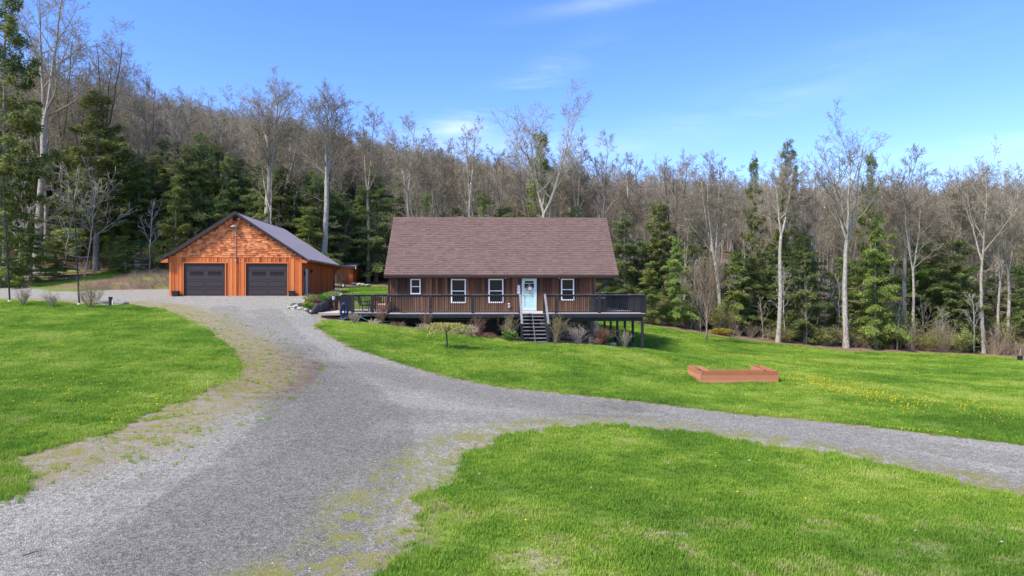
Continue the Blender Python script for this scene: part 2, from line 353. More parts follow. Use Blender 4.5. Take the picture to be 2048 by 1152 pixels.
# ------------------------------------------------------------------ terrain
def P(px, py, Y): return ((px - 1024) / F * Y, Y, CZ - (py - 576) / F * Y)
CP = [P(0,1152,8.89),P(1024,1152,9.24),P(2048,1152,9.83),P(0,915,14.1),P(600,900,15.4),P(1024,900,16.2),P(2048,940,16.5),
 P(0,750,22.5),P(500,750,23.9),P(900,780,24.1),P(1200,800,23.5),P(1500,820,22.9),P(2048,890,19.3),P(0,660,34.1),P(450,680,31.5),
 P(700,700,30.8),P(0,605,45),P(200,611,45),P(350,625,41.5),P(600,650,38),P(640,641,41),P(692,641,41.2),P(790,652,39),P(800,730,28.4),
 P(900,668,38.8),P(893,697,33.8),P(1068,686,37.2),P(1180,690,38),P(1285,699,40.3),P(1200,750,28.6),P(1400,767,30),P(1480,767,30),P(1560,767,30),P(1700,800,26.2),
 P(2048,800,28.9),P(1400,720,37.9),P(1700,740,39.5),P(2048,750,41.6),P(1300,651,62),P(1400,667,62),P(1500,682,62),P(1700,703,60),
 P(1850,706,60),P(2048,720,56),P(1245,695,45.5),P(1230,686,48.2),P(1218,672,50.6),P(340,592,51.1),P(470,592,51.5),P(603,591.8,51.9),
 P(667,588.2,65.2),P(640,590,56.5),P(339,578,60),P(200,582,57),P(70,577,60),P(0,577,60),P(250,545,70),P(100,545,72),P(0,560,66),
 P(300,552,66),(-24,68,4.5),P(706,569.4,80),P(775,578,70),P(775,590,56),P(670,584,61),P(725,601,49.5),P(700,597,49),
 P(660,599.5,47.5),P(583,616,45),P(625,628,41.5),(-8,44.5,1.85),(5,44.5,0.45),(-2,44.2,1.15),(-6,56,2.9),(5,56,1.0),(0,62,2.2),
 (-60,85,9),(-75,110,17),(-90,150,31),(-40,100,11),(-36,150,18),(0,90,4.2),(0,110,6),(8,150,12),(40,80,-1.0),(50,110,2.0),(52,150,8.5),
 (80,75,-2),(100,110,3),(112,150,8),(-30,82,6.2),(-200,250,56),(-60,250,40),(0,250,28),(90,250,22),(200,250,20),(-150,100,30),(-100,60,9),(-60,45,4.2),
 (-60,20,1.5),(-60,-30,.5),(0,-30,-.2),(60,-30,-.8),(60,20,-1),(60,50,-2),(100,60,-2.5),(200,100,2),(-200,-30,3),(200,-30,-3),(-200,60,22),(0,0,0.1),(-20,0,.4),(20,0,-.3)]
CPA = np.array(CP); _S = 50.0
def _U(r2): return 0.5 * r2 * np.log(r2 + 1e-9)
def _tps():
    n = len(CPA); X = CPA[:, :2] / _S
    r2 = ((X[:, None] - X[None]) ** 2).sum(-1); K = _U(r2) + np.eye(n) * 2e-5
    Pm = np.hstack([np.ones((n, 1)), X]); A = np.zeros((n + 3, n + 3)); A[:n, :n] = K; A[:n, n:] = Pm; A[n:, :n] = Pm.T
    return np.linalg.solve(A, np.concatenate([CPA[:, 2], np.zeros(3)]))
_W = _tps()
CUT = [(-12.0, 42.3), (-12.35, 45.9), (-11.95, 48.4), (-10.2, 48.5), (-8.0, 48.6), (-8.0, 42.0)]
def poly_sd(poly, x, y):
    """signed distance, positive inside"""
    P_ = np.array(poly); A = P_; B = np.roll(P_, -1, 0); out = np.empty(len(x))
    for i in range(0, len(x), 20000):
        X = x[i:i + 20000, None]; Y = y[i:i + 20000, None]
        ex = B[:, 0] - A[:, 0]; ey = B[:, 1] - A[:, 1]; L2 = ex * ex + ey * ey + 1e-12
        t = np.clip(((X - A[:, 0]) * ex + (Y - A[:, 1]) * ey) / L2, 0, 1)
        d = np.sqrt(((X - A[:, 0] - t * ex) ** 2 + (Y - A[:, 1] - t * ey) ** 2).min(1))
        c = ((A[:, 1] > Y) != (B[:, 1] > Y)) & (X < ex * (Y - A[:, 1]) / np.where(ey == 0, 1e-12, ey) + A[:, 0])
        out[i:i + 20000] = np.where(c.sum(1) % 2 == 1, d, -d)
    return out
def H(x, y):
    x = np.clip(np.atleast_1d(np.asarray(x, float)), -200, 200) / _S; y = np.clip(np.atleast_1d(np.asarray(y, float)), -30, 250) / _S
    x, y = np.broadcast_arrays(x, y)
    out = np.empty(x.shape); xf = x.ravel(); yf = y.ravel(); of = out.ravel(); n = len(CPA)
    for i in range(0, len(xf), 20000):
        a = xf[i:i + 20000, None]; b = yf[i:i + 20000, None]
        r2 = (a - CPA[None, :, 0] / _S) ** 2 + (b - CPA[None, :, 1] / _S) ** 2
        of[i:i + 20000] = _U(r2) @ _W[:n] + _W[n] + _W[n + 1] * a[:, 0] + _W[n + 2] * b[:, 0]
    of = of + 0.02 * np.sin(xf * _S * 0.9 + 1) * np.sin(yf * _S * 0.8)
    X_, Y_ = xf * _S, yf * _S; k = (X_ > -12.6) & (X_ < -7.8) & (Y_ > 41.8) & (Y_ < 48.8)      # ground dug out under the landing
    if k.any():
        t = np.clip(poly_sd(CUT, X_[k], Y_[k]) / .22, 0, 1); of[k] = of[k] * (1 - t) + np.minimum(of[k], 2.2) * t
    return of.reshape(x.shape)
def h1(x, y): return float(H(x, y)[0])
def hit(px, py):
    """where the line of sight through a photograph pixel first meets the ground"""
    Y = np.arange(3, 170, 0.1); X = (px - 1024) / F * Y; Zr = CZ - (py - 576) / F * Y
    d = Zr - H(X, Y); k = np.nonzero(d < 0)[0]
    if len(k) == 0: return (X[-1], Y[-1])
    k = max(k[0], 1); t = d[k - 1] / (d[k - 1] - d[k]); y = Y[k - 1] + 0.1 * t
    return ((px - 1024) / F * y, y)
def gp(px, Y):
    x = (px - 1024) / F * Y; return (x, Y, h1(x, Y))

left_lawn_px = [(0,600),(60,602),(150,607),(200,611),(248,610),(318,617),(372,637),(422,667),(462,699),(477,729),(464,759),(427,774),(377,793),(328,818),(268,838),(199,873),(99,898),(50,908),(0,922)]
yard_px = [(692,642.5),(662.5,638),(642,641.5),(630,653),(648,664.5),(670,679),(706,697),(760,714),(850,742),(920,760),(1000,774),(1100,785),(1200,795),(1300,806),(1400,819),(1558,836),(1700,849),(1795,861),(1938,877),(2048,891)]
front_px = [(800,1137),(834,1076),(820,1042),(846,1022),(831,1004),(842,988),(885,985),(906,960),(916,936),(947,905),(998,880),(1039,871),(1108,858),(1193,851),(1278,855),(1347,862),(1398,867),(1449,879),(1500,886),(1558,894),(1675,913),(1764,934),(1875,953),(1970,978),(2048,996)]
edge_px = [(1290,650),(1400,667),(1500,682),(1600,692),(1700,703),(1850,706),(2000,713),(2048,720)]
def hits(l): return [hit(*p) for p in l]
LL = hits(left_lawn_px); YD = hits(yard_px); FR = hits(front_px); ED = hits(edge_px)
print('sample hits', LL[0], LL[10], YD[3], YD[-1], FR[0], FR[-1], ED[0], ED[-1], hit(1480, 765), hit(1413, 681), hit(893, 697))
left_lawn = [(-75, LL[0][1] + 1)] + LL + [(-13.5, 12.5), (-20, 10.5), (-75, 6)]
front_lawn = [(-3.0, 7.6), (-4.5, 3), (-6, -30), (60, -30), (75, 6), (22, 10.8)] + FR[::-1]
drive = [(-75, 60.5), hit(0, 577), hit(70, 577), hit(105, 583), hit(149, 583), hit(202, 581), hit(264, 579.5), hit(339, 578), (-24, 64), (-17.0, 66.0), (-16.4, 60), (-15.2, 55), (-14.2, 51), (-13.2, 47.5), (-11.5, 46.5), (-9.8, 46), (-9.6, 41.8)] + YD + [(24, 15.9), (75, 3)] + [(75, -3), (22, 10.8)] + FR[::-1] + [(-3.0, 7.6), (-4.5, 3), (-6, -30), (-75, -30), (-75, 6), (-20, 10.5), (-13.5, 12.5)] + LL[::-1] + [(-75, LL[0][1] + 1)]
mulch = [(-9.6, 41.8)] + [hit(*p) for p in [(692,642.5),(712,645),(760,649),(790,653),(830,657),(890,666),(925,670),(972,675),(1039,684.5),(1092,687),(1180,690.5),(1230,695),(1262,698),(1290,700)]] + [(8.2, 41.4), (6.3, 42.0), (5.8, 44.5), (5.6, 51), (-8, 51), (-8.1, 45.5)]
lawn_yard = [(-9.0, 41), (-9.2, 46.5), (-14.3, 50), (-16.2, 58), (-16.8, 66), (-17.2, 78.5), (-19, 82), (-14, 79), (-12.5, 71), (-4, 68.5), (4, 66)] + ED + [(60, 54), (75, 52), (75, 3), (24, 14), YD[-1]] + YD[::-1]
rough = hits([(0,561),(88,567),(149,561),(228,540),(264,542),(220,556),(158,565),(88,574),(0,572)]); rough = [(-60, 68)] + rough + [(-60, 62)]
def wob(x, y, a=1.0):
    """small irregular wander of the edges"""
    return a * (0.06 * np.sin(x * 3.1 + y * 1.7) + 0.05 * np.sin(x * 7.3 - y * 5.9 + 2) + 0.04 * np.sin(-x * 13.7 + y * 11.1 + 1) + 0.03 * np.sin(x * 23 + y * 19))
patch = hits([(-90,936),(0,934),(48,944),(62,958),(38,970),(46,984),(8,998),(-90,1016)])
def sd_drive(x, y): return np.minimum(poly_sd(drive, x, y) + wob(x, y, 1.5), -poly_sd(patch, x, y) + wob(x, y, 2))
def sd_mulch(x, y): return poly_sd(mulch, x, y) + wob(x, y, 0.5)
def sd_lawn(x, y):
    return np.maximum.reduce([poly_sd(left_lawn, x, y) + 0.3, poly_sd(patch, x, y) + 0.3, poly_sd(front_lawn, x, y) + 0.3, poly_sd(lawn_yard, x, y) + wob(x, y, 1.5), poly_sd(rough, x, y) + wob(x, y, 3)])
def line_d(pts, x, y):
    P_ = np.array(pts); A = P_[:-1]; B = P_[1:]; out = np.empty(len(x))
    for i in range(0, len(x), 20000):
        X = x[i:i + 20000, None]; Y = y[i:i + 20000, None]
        ex = B[:, 0] - A[:, 0]; ey = B[:, 1] - A[:, 1]; L2 = ex * ex + ey * ey + 1e-12
        t = np.clip(((X - A[:, 0]) * ex + (Y - A[:, 1]) * ey) / L2, 0, 1)
        out[i:i + 20000] = np.sqrt(((X - A[:, 0] - t * ex) ** 2 + (Y - A[:, 1] - t * ey) ** 2).min(1))
    return out
dark_band = hits([(300,1240),(420,1100),(560,980),(660,880),(680,820),(610,760),(560,735),(520,705)])
dark_band2 = hits([(600,745),(720,735),(900,775),(1050,800),(1200,815)])
rut1 = hits([(1150,838),(1400,850),(1650,880),(1850,925),(2048,975)]); tr1 = hits([(180,1240),(330,1090),(470,960),(570,870),(610,810),(590,760),(520,705),(470,650),(450,615)]); tr2 = hits([(560,1240),(650,1090),(720,980),(760,880),(745,820),(690,765),(620,715),(560,665),(530,620)]); tr3 = hits([(330,1240),(470,1090),(590,960),(660,880),(700,850),(850,830),(1150,838)]); rut2 = hits([(1250,812),(1450,830),(1700,862),(2048,925)])
dirt_pt = [hit(540, 728), hit(500, 760)]

def axis(segs):
    out = [segs[0][0]]
    for a, b, s in segs:
        n = max(1, int(round((b - a) / s))); out += list(np.linspace(a, b, n + 1)[1:])
    return np.array(out)
gx = axis([(-3000,-600,400),(-600,-200,50),(-200,-80,8),(-80,-32,1.2),(-32,-14,0.35),(-14,14,0.2),(14,32,0.35),(32,80,1.2),(80,200,8),(200,600,50),(600,3000,400)])
gy = axis([(-200,-30,40),(-30,6,3),(6,20,0.16),(20,50,0.26),(50,76,0.6),(76,160,3),(160,250,8),(250,600,50),(600,3500,400)])
GX, GY = np.meshgrid(gx, gy); nx, ny = len(gx), len(gy)
vx, vy = GX.ravel(), GY.ravel(); vz = H(vx, vy)
print('terrain verts', len(vx))
ndr = (np.abs(vx) < 80) & (vy > -32) & (vy < 90)
def near(fn, far=-5.0):
    o = np.full(len(vx), far); o[ndr] = fn(vx[ndr], vy[ndr]); return o
A_ = np.stack([vx, vy, vz, near(sd_drive), near(sd_mulch), near(sd_lawn),
     near(lambda x, y: poly_sd(left_lawn, x, y)), near(lambda x, y: poly_sd(front_lawn, x, y)), near(lambda x, y: poly_sd(lawn_yard, x, y)),
     near(lambda x, y: np.minimum(line_d(dark_band, x, y), line_d(dark_band2, x, y) * 1.4), 9), near(lambda x, y: np.minimum.reduce([line_d(rut1, x, y), line_d(rut2, x, y), line_d(tr1, x, y), line_d(tr2, x, y), line_d(tr3, x, y) + .1]), 9),
     near(lambda x, y: line_d(dirt_pt, x, y), 9)], 1)
I = np.arange(nx * ny).reshape(ny, nx)
q = np.stack([I[:-1, :-1].ravel(), I[:-1, 1:].ravel(), I[1:, 1:].ravel(), I[1:, :-1].ravel()], 1)
T = np.concatenate([q[:, [0, 1, 2]], q[:, [0, 2, 3]]])
def clip(V, T, k):
    s = V[:, k]; ins = s[T] > 0; n = ins.sum(1)
    full = T[n == 3]; none = T[n == 0]; outI, outO = [full], [none]
    for lone_in in (True, False):
        t = T[n == (1 if lone_in else 2)]
        if not len(t): continue
        ii = (s[t] > 0) if lone_in else (s[t] <= 0)
        r = ii.argmax(1); t = np.stack([t[np.arange(len(t)), (r + j) % 3] for j in range(3)], 1)
        a, b, c = t.T
        def cut(a, b):
            f = (s[a] / (s[a] - s[b]))[:, None]; return V[a] * (1 - f) + V[b] * f
        p = cut(a, b); q_ = cut(a, c); i0 = len(V); V = np.vstack([V, p, q_]); ip = np.arange(i0, i0 + len(p)); iq = ip + len(p)
        s = V[:, k].copy(); lone = np.stack([a, ip, iq], 1); rest = np.concatenate([np.stack([ip, b, c], 1), np.stack([ip, c, iq], 1)])
        (outI if lone_in else outO).append(lone); (outO if lone_in else outI).append(rest)
    return V, np.concatenate(outI), np.concatenate(outO)
V_, Tdr, Tr = clip(A_, T, 3)
V_, Tmu, Tr = clip(V_, Tr, 4)
V_, Tla, Tgr = clip(V_, Tr, 5)
def sheet(name, T, mat, kind='structure', dz=0.0):
    u, inv = np.unique(T, return_inverse=True); V = V_[u]
    me = fast_mesh(name, V[:, :3] + np.array([0, 0, dz]), [inv.reshape(-1, 3)], True,
        {'d_drive': V[:, 3], 'd_lawn': V[:, 5], 'd_left': V[:, 6], 'd_front': V[:, 7], 'd_yard': V[:, 8], 'band': V[:, 9], 'rut': V[:, 10], 'dirt': V[:, 11]})
    me.materials.append(mat); return tag(put(name, me), kind=kind)
# ground materials
def gravelmat():
    m, nt, b = newmat('driveway_gravel')
    v = mapping(nt, 'World')
    vo = N(nt, 'ShaderNodeTexVoronoi'); vo.inputs['Scale'].default_value = 58; lin(nt, v, vo.inputs['Vector'])
    vo2 = N(nt, 'ShaderNodeTexVoronoi'); vo2.inputs['Scale'].default_value = 15; lin(nt, v, vo2.inputs['Vector'])
    sp = N(nt, 'ShaderNodeSeparateColor'); lin(nt, vo.outputs['Color'], sp.inputs[0])
    sp2 = N(nt, 'ShaderNodeSeparateColor'); lin(nt, vo2.outputs['Color'], sp2.inputs[0])
    f = math_(nt, 'MULTIPLY_ADD', sp.outputs[0], 0.68, math_(nt, 'MULTIPLY', sp2.outputs[1], 0.32))
    stone = ramp(nt, f, [(0.1, (0.175, 0.160, 0.124)), (0.4, (0.325, 0.300, 0.238)), (0.65, (0.45, 0.417, 0.335)), (0.95, (0.65, 0.605, 0.50))])
    n1 = noise(nt, v, 0.45, 5); n2 = noise(nt, v, 2.2, 4)
    # compacted darker band, patchy
    bd = maprange(nt, math_(nt, 'ADD', attr(nt, 'band'), math_(nt, 'MULTIPLY_ADD', n1, 4.0, -2.0)), 0.0, 3.4, 0.72, 1.03)
    rt = maprange(nt, math_(nt, 'ADD', attr(nt, 'rut'), math_(nt, 'MULTIPLY_ADD', n1, 0.9, -0.35)), 0.0, 0.55, 0.84, 1.02)
    k = math_(nt, 'MULTIPLY', math_(nt, 'MULTIPLY', bd, rt), math_(nt, 'MULTIPLY_ADD', n2, 0.3, 0.85))
    hs = N(nt, 'ShaderNodeHueSaturation'); lin(nt, stone, hs.inputs['Color']); lin(nt, k, hs.inputs['Value']); col = hs.outputs[0]
    # brown dirt
    dr = maprange(nt, math_(nt, 'ADD', attr(nt, 'dirt'), math_(nt, 'MULTIPLY_ADD', n1, 3, -1.5)), 0.6, 2.4, 0.85, 0)
    col = mix(nt, dr, col, mix(nt, n2, (0.12, 0.075, 0.055), (0.24, 0.165, 0.12)))
    # verge : straw, moss and weeds between gravel and lawns
    nv = noise(nt, v, 1.1, 6, 0.7); nv2 = noise(nt, v, 5, 5, 0.7)
    def verge(name, a0, a1, t0, t1):
        d = attr(nt, name)
        w_ = maprange(nt, math_(nt, 'ADD', d, math_(nt, 'MULTIPLY_ADD', nv, 2.2, -1.1)), a0, a1)
        return math_(nt, 'MULTIPLY', w_, maprange(nt, nv2, t0, t1))
    straw = math_(nt, 'MAXIMUM', math_(nt, 'MULTIPLY', verge('d_left', -3.0, -1.2, 0.36, 0.52), maprange(nt, noise(nt, v, 0.9, 5, 0.7), 0.28, 0.48)), math_(nt, 'MAXIMUM', verge('d_front', -0.9, 0.2, 0.40, 0.6), verge('d_yard', -0.55, 0.1, 0.4, 0.6)))
    col = mix(nt, math_(nt, 'MULTIPLY', straw, 0.85), col, mix(nt, nv2, (0.30, 0.205, 0.115), (0.47, 0.37, 0.245)))
    nm = noise(nt, v, 2.3, 6, 0.75)
    sxyz = N(nt, 'ShaderNodeSeparateXYZ'); lin(nt, v, sxyz.inputs[0])
    nearf = maprange(nt, sxyz.outputs[1], 17, 25, 1.0, 0.25)
    moss = math_(nt, 'MAXIMUM', math_(nt, 'MULTIPLY', maprange(nt, attr(nt, 'd_left'), -2.8, -0.9), maprange(nt, nm, 0.45, 0.56)),
                 math_(nt, 'MULTIPLY', math_(nt, 'MULTIPLY', maprange(nt, attr(nt, 'd_front'), -2.0, -1.0), maprange(nt, nm, 0.44, 0.57)), nearf))
    col = mix(nt, math_(nt, 'MULTIPLY', moss, 0.85), col, mix(nt, nv2, (0.22, 0.235, 0.035), (0.37, 0.32, 0.06)))
    lin(nt, col, b.inputs['Base Color']); b.inputs['Roughness'].default_value = 0.95; b.inputs['Specular IOR Level'].default_value = 0.15
    bp = N(nt, 'ShaderNodeBump'); bp.inputs['Strength'].default_value = 0.9; bp.inputs['Distance'].default_value = 0.02
    lin(nt, math_(nt, 'SUBTRACT', f, vo.outputs['Distance']), bp.inputs['Height']); lin(nt, bp.outputs[0], b.inputs['Normal'])
    return m
def lawncolor(nt, v):
    n1 = noise(nt, v, 0.16, 5, 0.6); n2 = noise(nt, v, 0.8, 5, 0.65); n3 = noise(nt, v, 3.5, 4, 0.7)
    f = math_(nt, 'ADD', math_(nt, 'MULTIPLY', n1, 0.62), math_(nt, 'MULTIPLY', n2, 0.38))
    col = ramp(nt, f, [(0.38, (0.130, 0.230, 0.026)), (0.47, (0.195, 0.315, 0.034)), (0.54, (0.30, 0.40, 0.050)), (0.64, (0.44, 0.49, 0.11))])
    return col, n1, n2, n3
def lawnmat(name, blade):
    m, nt, b = newmat(name)
    v = mapping(nt, 'World')
    col, n1, n2, n3 = lawncolor(nt, v)
    s = N(nt, 'ShaderNodeSeparateXYZ'); lin(nt, v, s.inputs[0])
    # dry straw patches, mostly in the near lawn on the right
    nearf = maprange(nt, s.outputs[1], 10.0, 15.0, 1.0, 0.0)
    dry = math_(nt, 'MULTIPLY', maprange(nt, math_(nt, 'ADD', n2, math_(nt, 'MULTIPLY', nearf, 0.11)), 0.60, 0.70), maprange(nt, n3, 0.42, 0.56))
    if blade:
        g = N(nt, 'ShaderNodeNewGeometry').outputs['Random Per Island']
        col = mix(nt, math_(nt, 'MULTIPLY', dry, 0.55), col, (0.42, 0.36, 0.17))
        h = N(nt, 'ShaderNodeHueSaturation'); lin(nt, col, h.inputs['Color']); lin(nt, math_(nt, 'MULTIPLY_ADD', g, 0.7, 0.72), h.inputs['Value'])
        lin(nt, math_(nt, 'MULTIPLY_ADD', g, 0.04, 0.48), h.inputs['Hue']); col = h.outputs[0]
        t = N(nt, 'ShaderNodeBsdfTranslucent'); lin(nt, col, t.inputs[0])
        ms = N(nt, 'ShaderNodeMixShader'); ms.inputs[0].default_value = 0.35
        lin(nt, b.outputs[0], ms.inputs[1]); lin(nt, t.outputs[0], ms.inputs[2]); lin(nt, ms.outputs[0], nt.nodes['Material Output'].inputs[0])
    else:
        g = noise(nt, v, 28, 3, 0.7)
        h = N(nt, 'ShaderNodeHueSaturation'); lin(nt, col, h.inputs['Color']); lin(nt, math_(nt, 'MULTIPLY_ADD', g, 0.8, 0.30), h.inputs['Value']); col = h.outputs[0]
        col = mix(nt, math_(nt, 'MULTIPLY', dry, 0.85), col, mix(nt, g, (0.30, 0.24, 0.15), (0.55, 0.46, 0.31)))
        edge = maprange(nt, math_(nt, 'ADD', attr(nt, 'd_drive'), math_(nt, 'MULTIPLY_ADD', n3, 0.5, -0.25)), -0.35, 0.0)
        col = mix(nt, math_(nt, 'MULTIPLY', edge, 0.7), col, (0.24, 0.20, 0.11))
        bp = N(nt, 'ShaderNodeBump'); bp.inputs['Strength'].default_value = 0.8; bp.inputs['Distance'].default_value = 0.05
        lin(nt, g, bp.inputs['Height']); lin(nt, bp.outputs[0], b.inputs['Normal'])
    lin(nt, col, b.inputs['Base Color']); b.inputs['Roughness'].default_value = 0.75; b.inputs['Specular IOR Level'].default_value = 0.15
    return m
def floormat():
    m, nt, b = newmat('forest_floor_leaf_litter')
    v = mapping(nt, 'World')
    n1 = noise(nt, v, 0.25, 5, 0.65); n2 = noise(nt, v, 4.0, 5, 0.75); n3 = noise(nt, v, 16, 3, 0.7)
    col = ramp(nt, n2, [(0.3, (0.13, 0.085, 0.052)), (0.5, (0.31, 0.205, 0.125)), (0.72, (0.52, 0.38, 0.25))])
    col = mix(nt, maprange(nt, n3, 0.3, 0.75), mix(nt, 0.5, col, (0.05, 0.035, 0.025)), col)
    s = N(nt, 'ShaderNodeSeparateXYZ'); lin(nt, v, s.inputs[0])
    openf = math_(nt, 'MULTIPLY', maprange(nt, s.outputs[1], 72, 78, 1, 0), maprange(nt, s.outputs[0], -22, -12, 1, 0))
    gr = math_(nt, 'MULTIPLY', openf, maprange(nt, math_(nt, 'ADD', n1, math_(nt, 'MULTIPLY', n2, 0.3)), 0.60, 0.72))
    col = mix(nt, math_(nt, 'MULTIPLY', gr, 0.8), col, (0.16, 0.24, 0.04))
    mo = math_(nt, 'MULTIPLY', openf, maprange(nt, noise(nt, v, 0.45, 4), 0.56, 0.66))
    col = mix(nt, math_(nt, 'MULTIPLY', mo, 0.6), col, (0.32, 0.19, 0.035))
    lin(nt, col, b.inputs['Base Color']); b.inputs['Roughness'].default_value = 0.95; b.inputs['Specular IOR Level'].default_value = 0.1
    bp = N(nt, 'ShaderNodeBump'); bp.inputs['Strength'].default_value = 0.8; bp.inputs['Distance'].default_value = 0.1
    lin(nt, n2, bp.inputs['Height']); lin(nt, bp.outputs[0], b.inputs['Normal'])
    return m
def mulchmat():
    m, nt, b = newmat('dark_bark_mulch')
    v = mapping(nt, 'World'); n = noise(nt, v, 22, 5, 0.8)
    lin(nt, ramp(nt, n, [(0.3, (0.018, 0.012, 0.010)), (0.55, (0.060, 0.038, 0.032)), (0.8, (0.13, 0.085, 0.068))]), b.inputs['Base Color'])
    b.inputs['Roughness'].default_value = 0.95
    bp = N(nt, 'ShaderNodeBump'); bp.inputs['Strength'].default_value = 1; bp.inputs['Distance'].default_value = 0.05
    lin(nt, n, bp.inputs['Height']); lin(nt, bp.outputs[0], b.inputs['Normal']); return m
M['gravel'] = gravelmat(); M['lawn'] = lawnmat('lawn_turf', False); M['blade'] = lawnmat('grass_blade', True); M['floor'] = floormat(); M['mulch'] = mulchmat()
drive_o = sheet('driveway', Tdr, M['gravel']); mulch_o = sheet('mulch_bed', Tmu, M['mulch'])
lawn_o = sheet('lawn', Tla, M['lawn']); ground_o = sheet('ground', Tgr, M['floor'])

# ------------------------------------------------------------------ frames of the two buildings
class Frame:
    def __init__(s, ox, oy, a): s.ox, s.oy, s.a = ox, oy, a; s.c, s.s = cos(a), sin(a)
    def U(s, px, v): t = (px - 1024) / F; return (t * (s.oy + v * s.c) - s.ox + v * s.s) / (s.c - t * s.s)
    def Z(s, py, u, v): return CZ - (py - 576) / F * (s.oy + u * s.s + v * s.c)
    def W(s, u, v): return (s.ox + u * s.c - v * s.s, s.oy + u * s.s + v * s.c)
    def hz(s, u, v): return h1(*s.W(u, v))

# ================================================================== HOUSE
HF = Frame(-8.01, 44.25, 0.036)
WL = HF.U(1190, 0)                       # wall length
DZ = 2.50                                # deck floor height
WT = 4.98                                # wall top
HD = 8.0                                 # house depth
house = empty('house', (HF.ox, HF.oy, 0), HF.a, label='dark brown stained wooden house with steep brown shingle roof above the deck', cat='house')
EV = -0.45; RV = 4.0; EZ = HF.Z(548.5, 7, EV); RZ = HF.Z(435.5, 7, RV)
slope = (RZ - EZ) / (RV - EV)
UL = HF.U(768, EV) ; UR = HF.U(1237, EV)
# sheathing box with gables (structural walls behind boards)
g = MB()
g.prismx([(0.02, DZ - 0.25), (HD - 0.02, DZ - 0.25), (HD - 0.02, WT), (RV, RZ - 0.30), (0.02, WT)], 0.02, WL - 0.02)
wall = g.build('wall', M['siding'], house)
# siding boards with battens, front face
ops = []
def opening(x0, x1, y0, y1):
    a, b = HF.U(x0, 0), HF.U(x1, 0); u = (a + b) / 2
    r = (a, b, HF.Z(y1, u, 0), HF.Z(y0, u, 0)); ops.append(r); return r
W1 = opening(821, 841.4, 557.8, 588.3); W2 = opening(902, 931.7, 558, 606); W3 = opening(977, 1006.7, 557.8, 605.8); W4 = opening(1122, 1148, 557.5, 600.8)
DR = opening(1043.6, 1073, 557, 622.2); DR = (DR[0], DR[1], DZ + 0.02, DR[3]); ops[-1] = DR
bw = 0.198; n = int(round(WL / bw)); bw = WL / n
_bm = {}
def boardmesh(key, wd, z0, z1, th, mat):
    k = (key, round(wd, 3), round(z0, 2), round(z1, 2))
    if k not in _bm:
        _bm[k] = MB().box(-wd / 2, wd / 2, -th, 0, 0, z1 - z0).mesh(key, mat)
    return _bm[k]
def segs(a, b, z0, z1, ops, mar=0.0):
    """vertical spans of a board a..b left over by the openings"""
    out = [(z0, z1)]
    for (u0, u1, w0, w1) in ops:
        if b > u0 + 0.01 and a < u1 - 0.01:
            new = []
            for s0, s1 in out:
                if w0 > s0: new.append((s0, min(s1, w0)))
                if w1 < s1: new.append((max(s0, w1), s1))
            out = new
    return [(a_, b_) for a_, b_ in out if b_ - a_ > 0.04]
def clad(parent, length, z0, z1, bw, ops, mat, batmat, batten=0.045, v0=0.0, side=None, pre=''):
    """boards (and battens over the joints); side=None: front face; 'L'/'R': along the side wall"""
    n = int(round(length / bw)); bw = length / n
    for i in range(n):
        a, b = i * bw, (i + 1) * bw
        for s0, s1 in segs(a, b, z0, z1, ops):
            th = 0.020 + 0.004 * random.random()
            aa, bb = a, b
            for (u0, u1, w0, w1) in ops:      # trim boards that stick into an opening
                if s0 < w1 - 0.01 and s1 > w0 + 0.01:
                    if aa < u0 < bb: bb = u0
                    if aa < u1 < bb: aa = u1
            me = boardmesh(pre + 'board', bb - aa - 0.006, s0, s1, 0.022, mat); c = (aa + bb) / 2
            if side is None: put('siding_board', me, parent, (c, v0 - random.uniform(0, .003), s0))
            elif side == 'R': put('siding_board', me, parent, (v0 + random.uniform(0, .003), c, s0), (0, 0, pi / 2))
            else: put('siding_board', me, parent, (v0 - random.uniform(0, .003), c, s0), (0, 0, -pi / 2))
        if batten and i:
            for s0, s1 in segs(a - batten / 2, a + batten / 2, z0, z1, ops):
                me = boardmesh(pre + 'bat', batten, s0, s1, 0.045, batmat)
                if side is None: put('batten', me, parent, (a, v0 - 0.001, s0))
                elif side == 'R': put('batten', me, parent, (v0 + 0.001, a, s0), (0, 0, pi / 2))
                else: put('batten', me, parent, (v0 - 0.001, a, s0), (0, 0, -pi / 2))
clad(house, WL, DZ - 0.24, WT - 0.03, 0.2, ops, M['siding'], M['batten'], 0.035)
clad(house, HD, DZ - 0.24, WT - 0.03, 0.25, [], M['siding'], M['batten'], 0.04, v0=WL, side='R')
MB().box(-.03, .09, -.04, .02, DZ - .24, WT).build('corner_board', M['batten'], house)
MB().box(WL - .09, WL + .04, -.047, .02, DZ - .24, WT).build('corner_board', M['siding'], house)
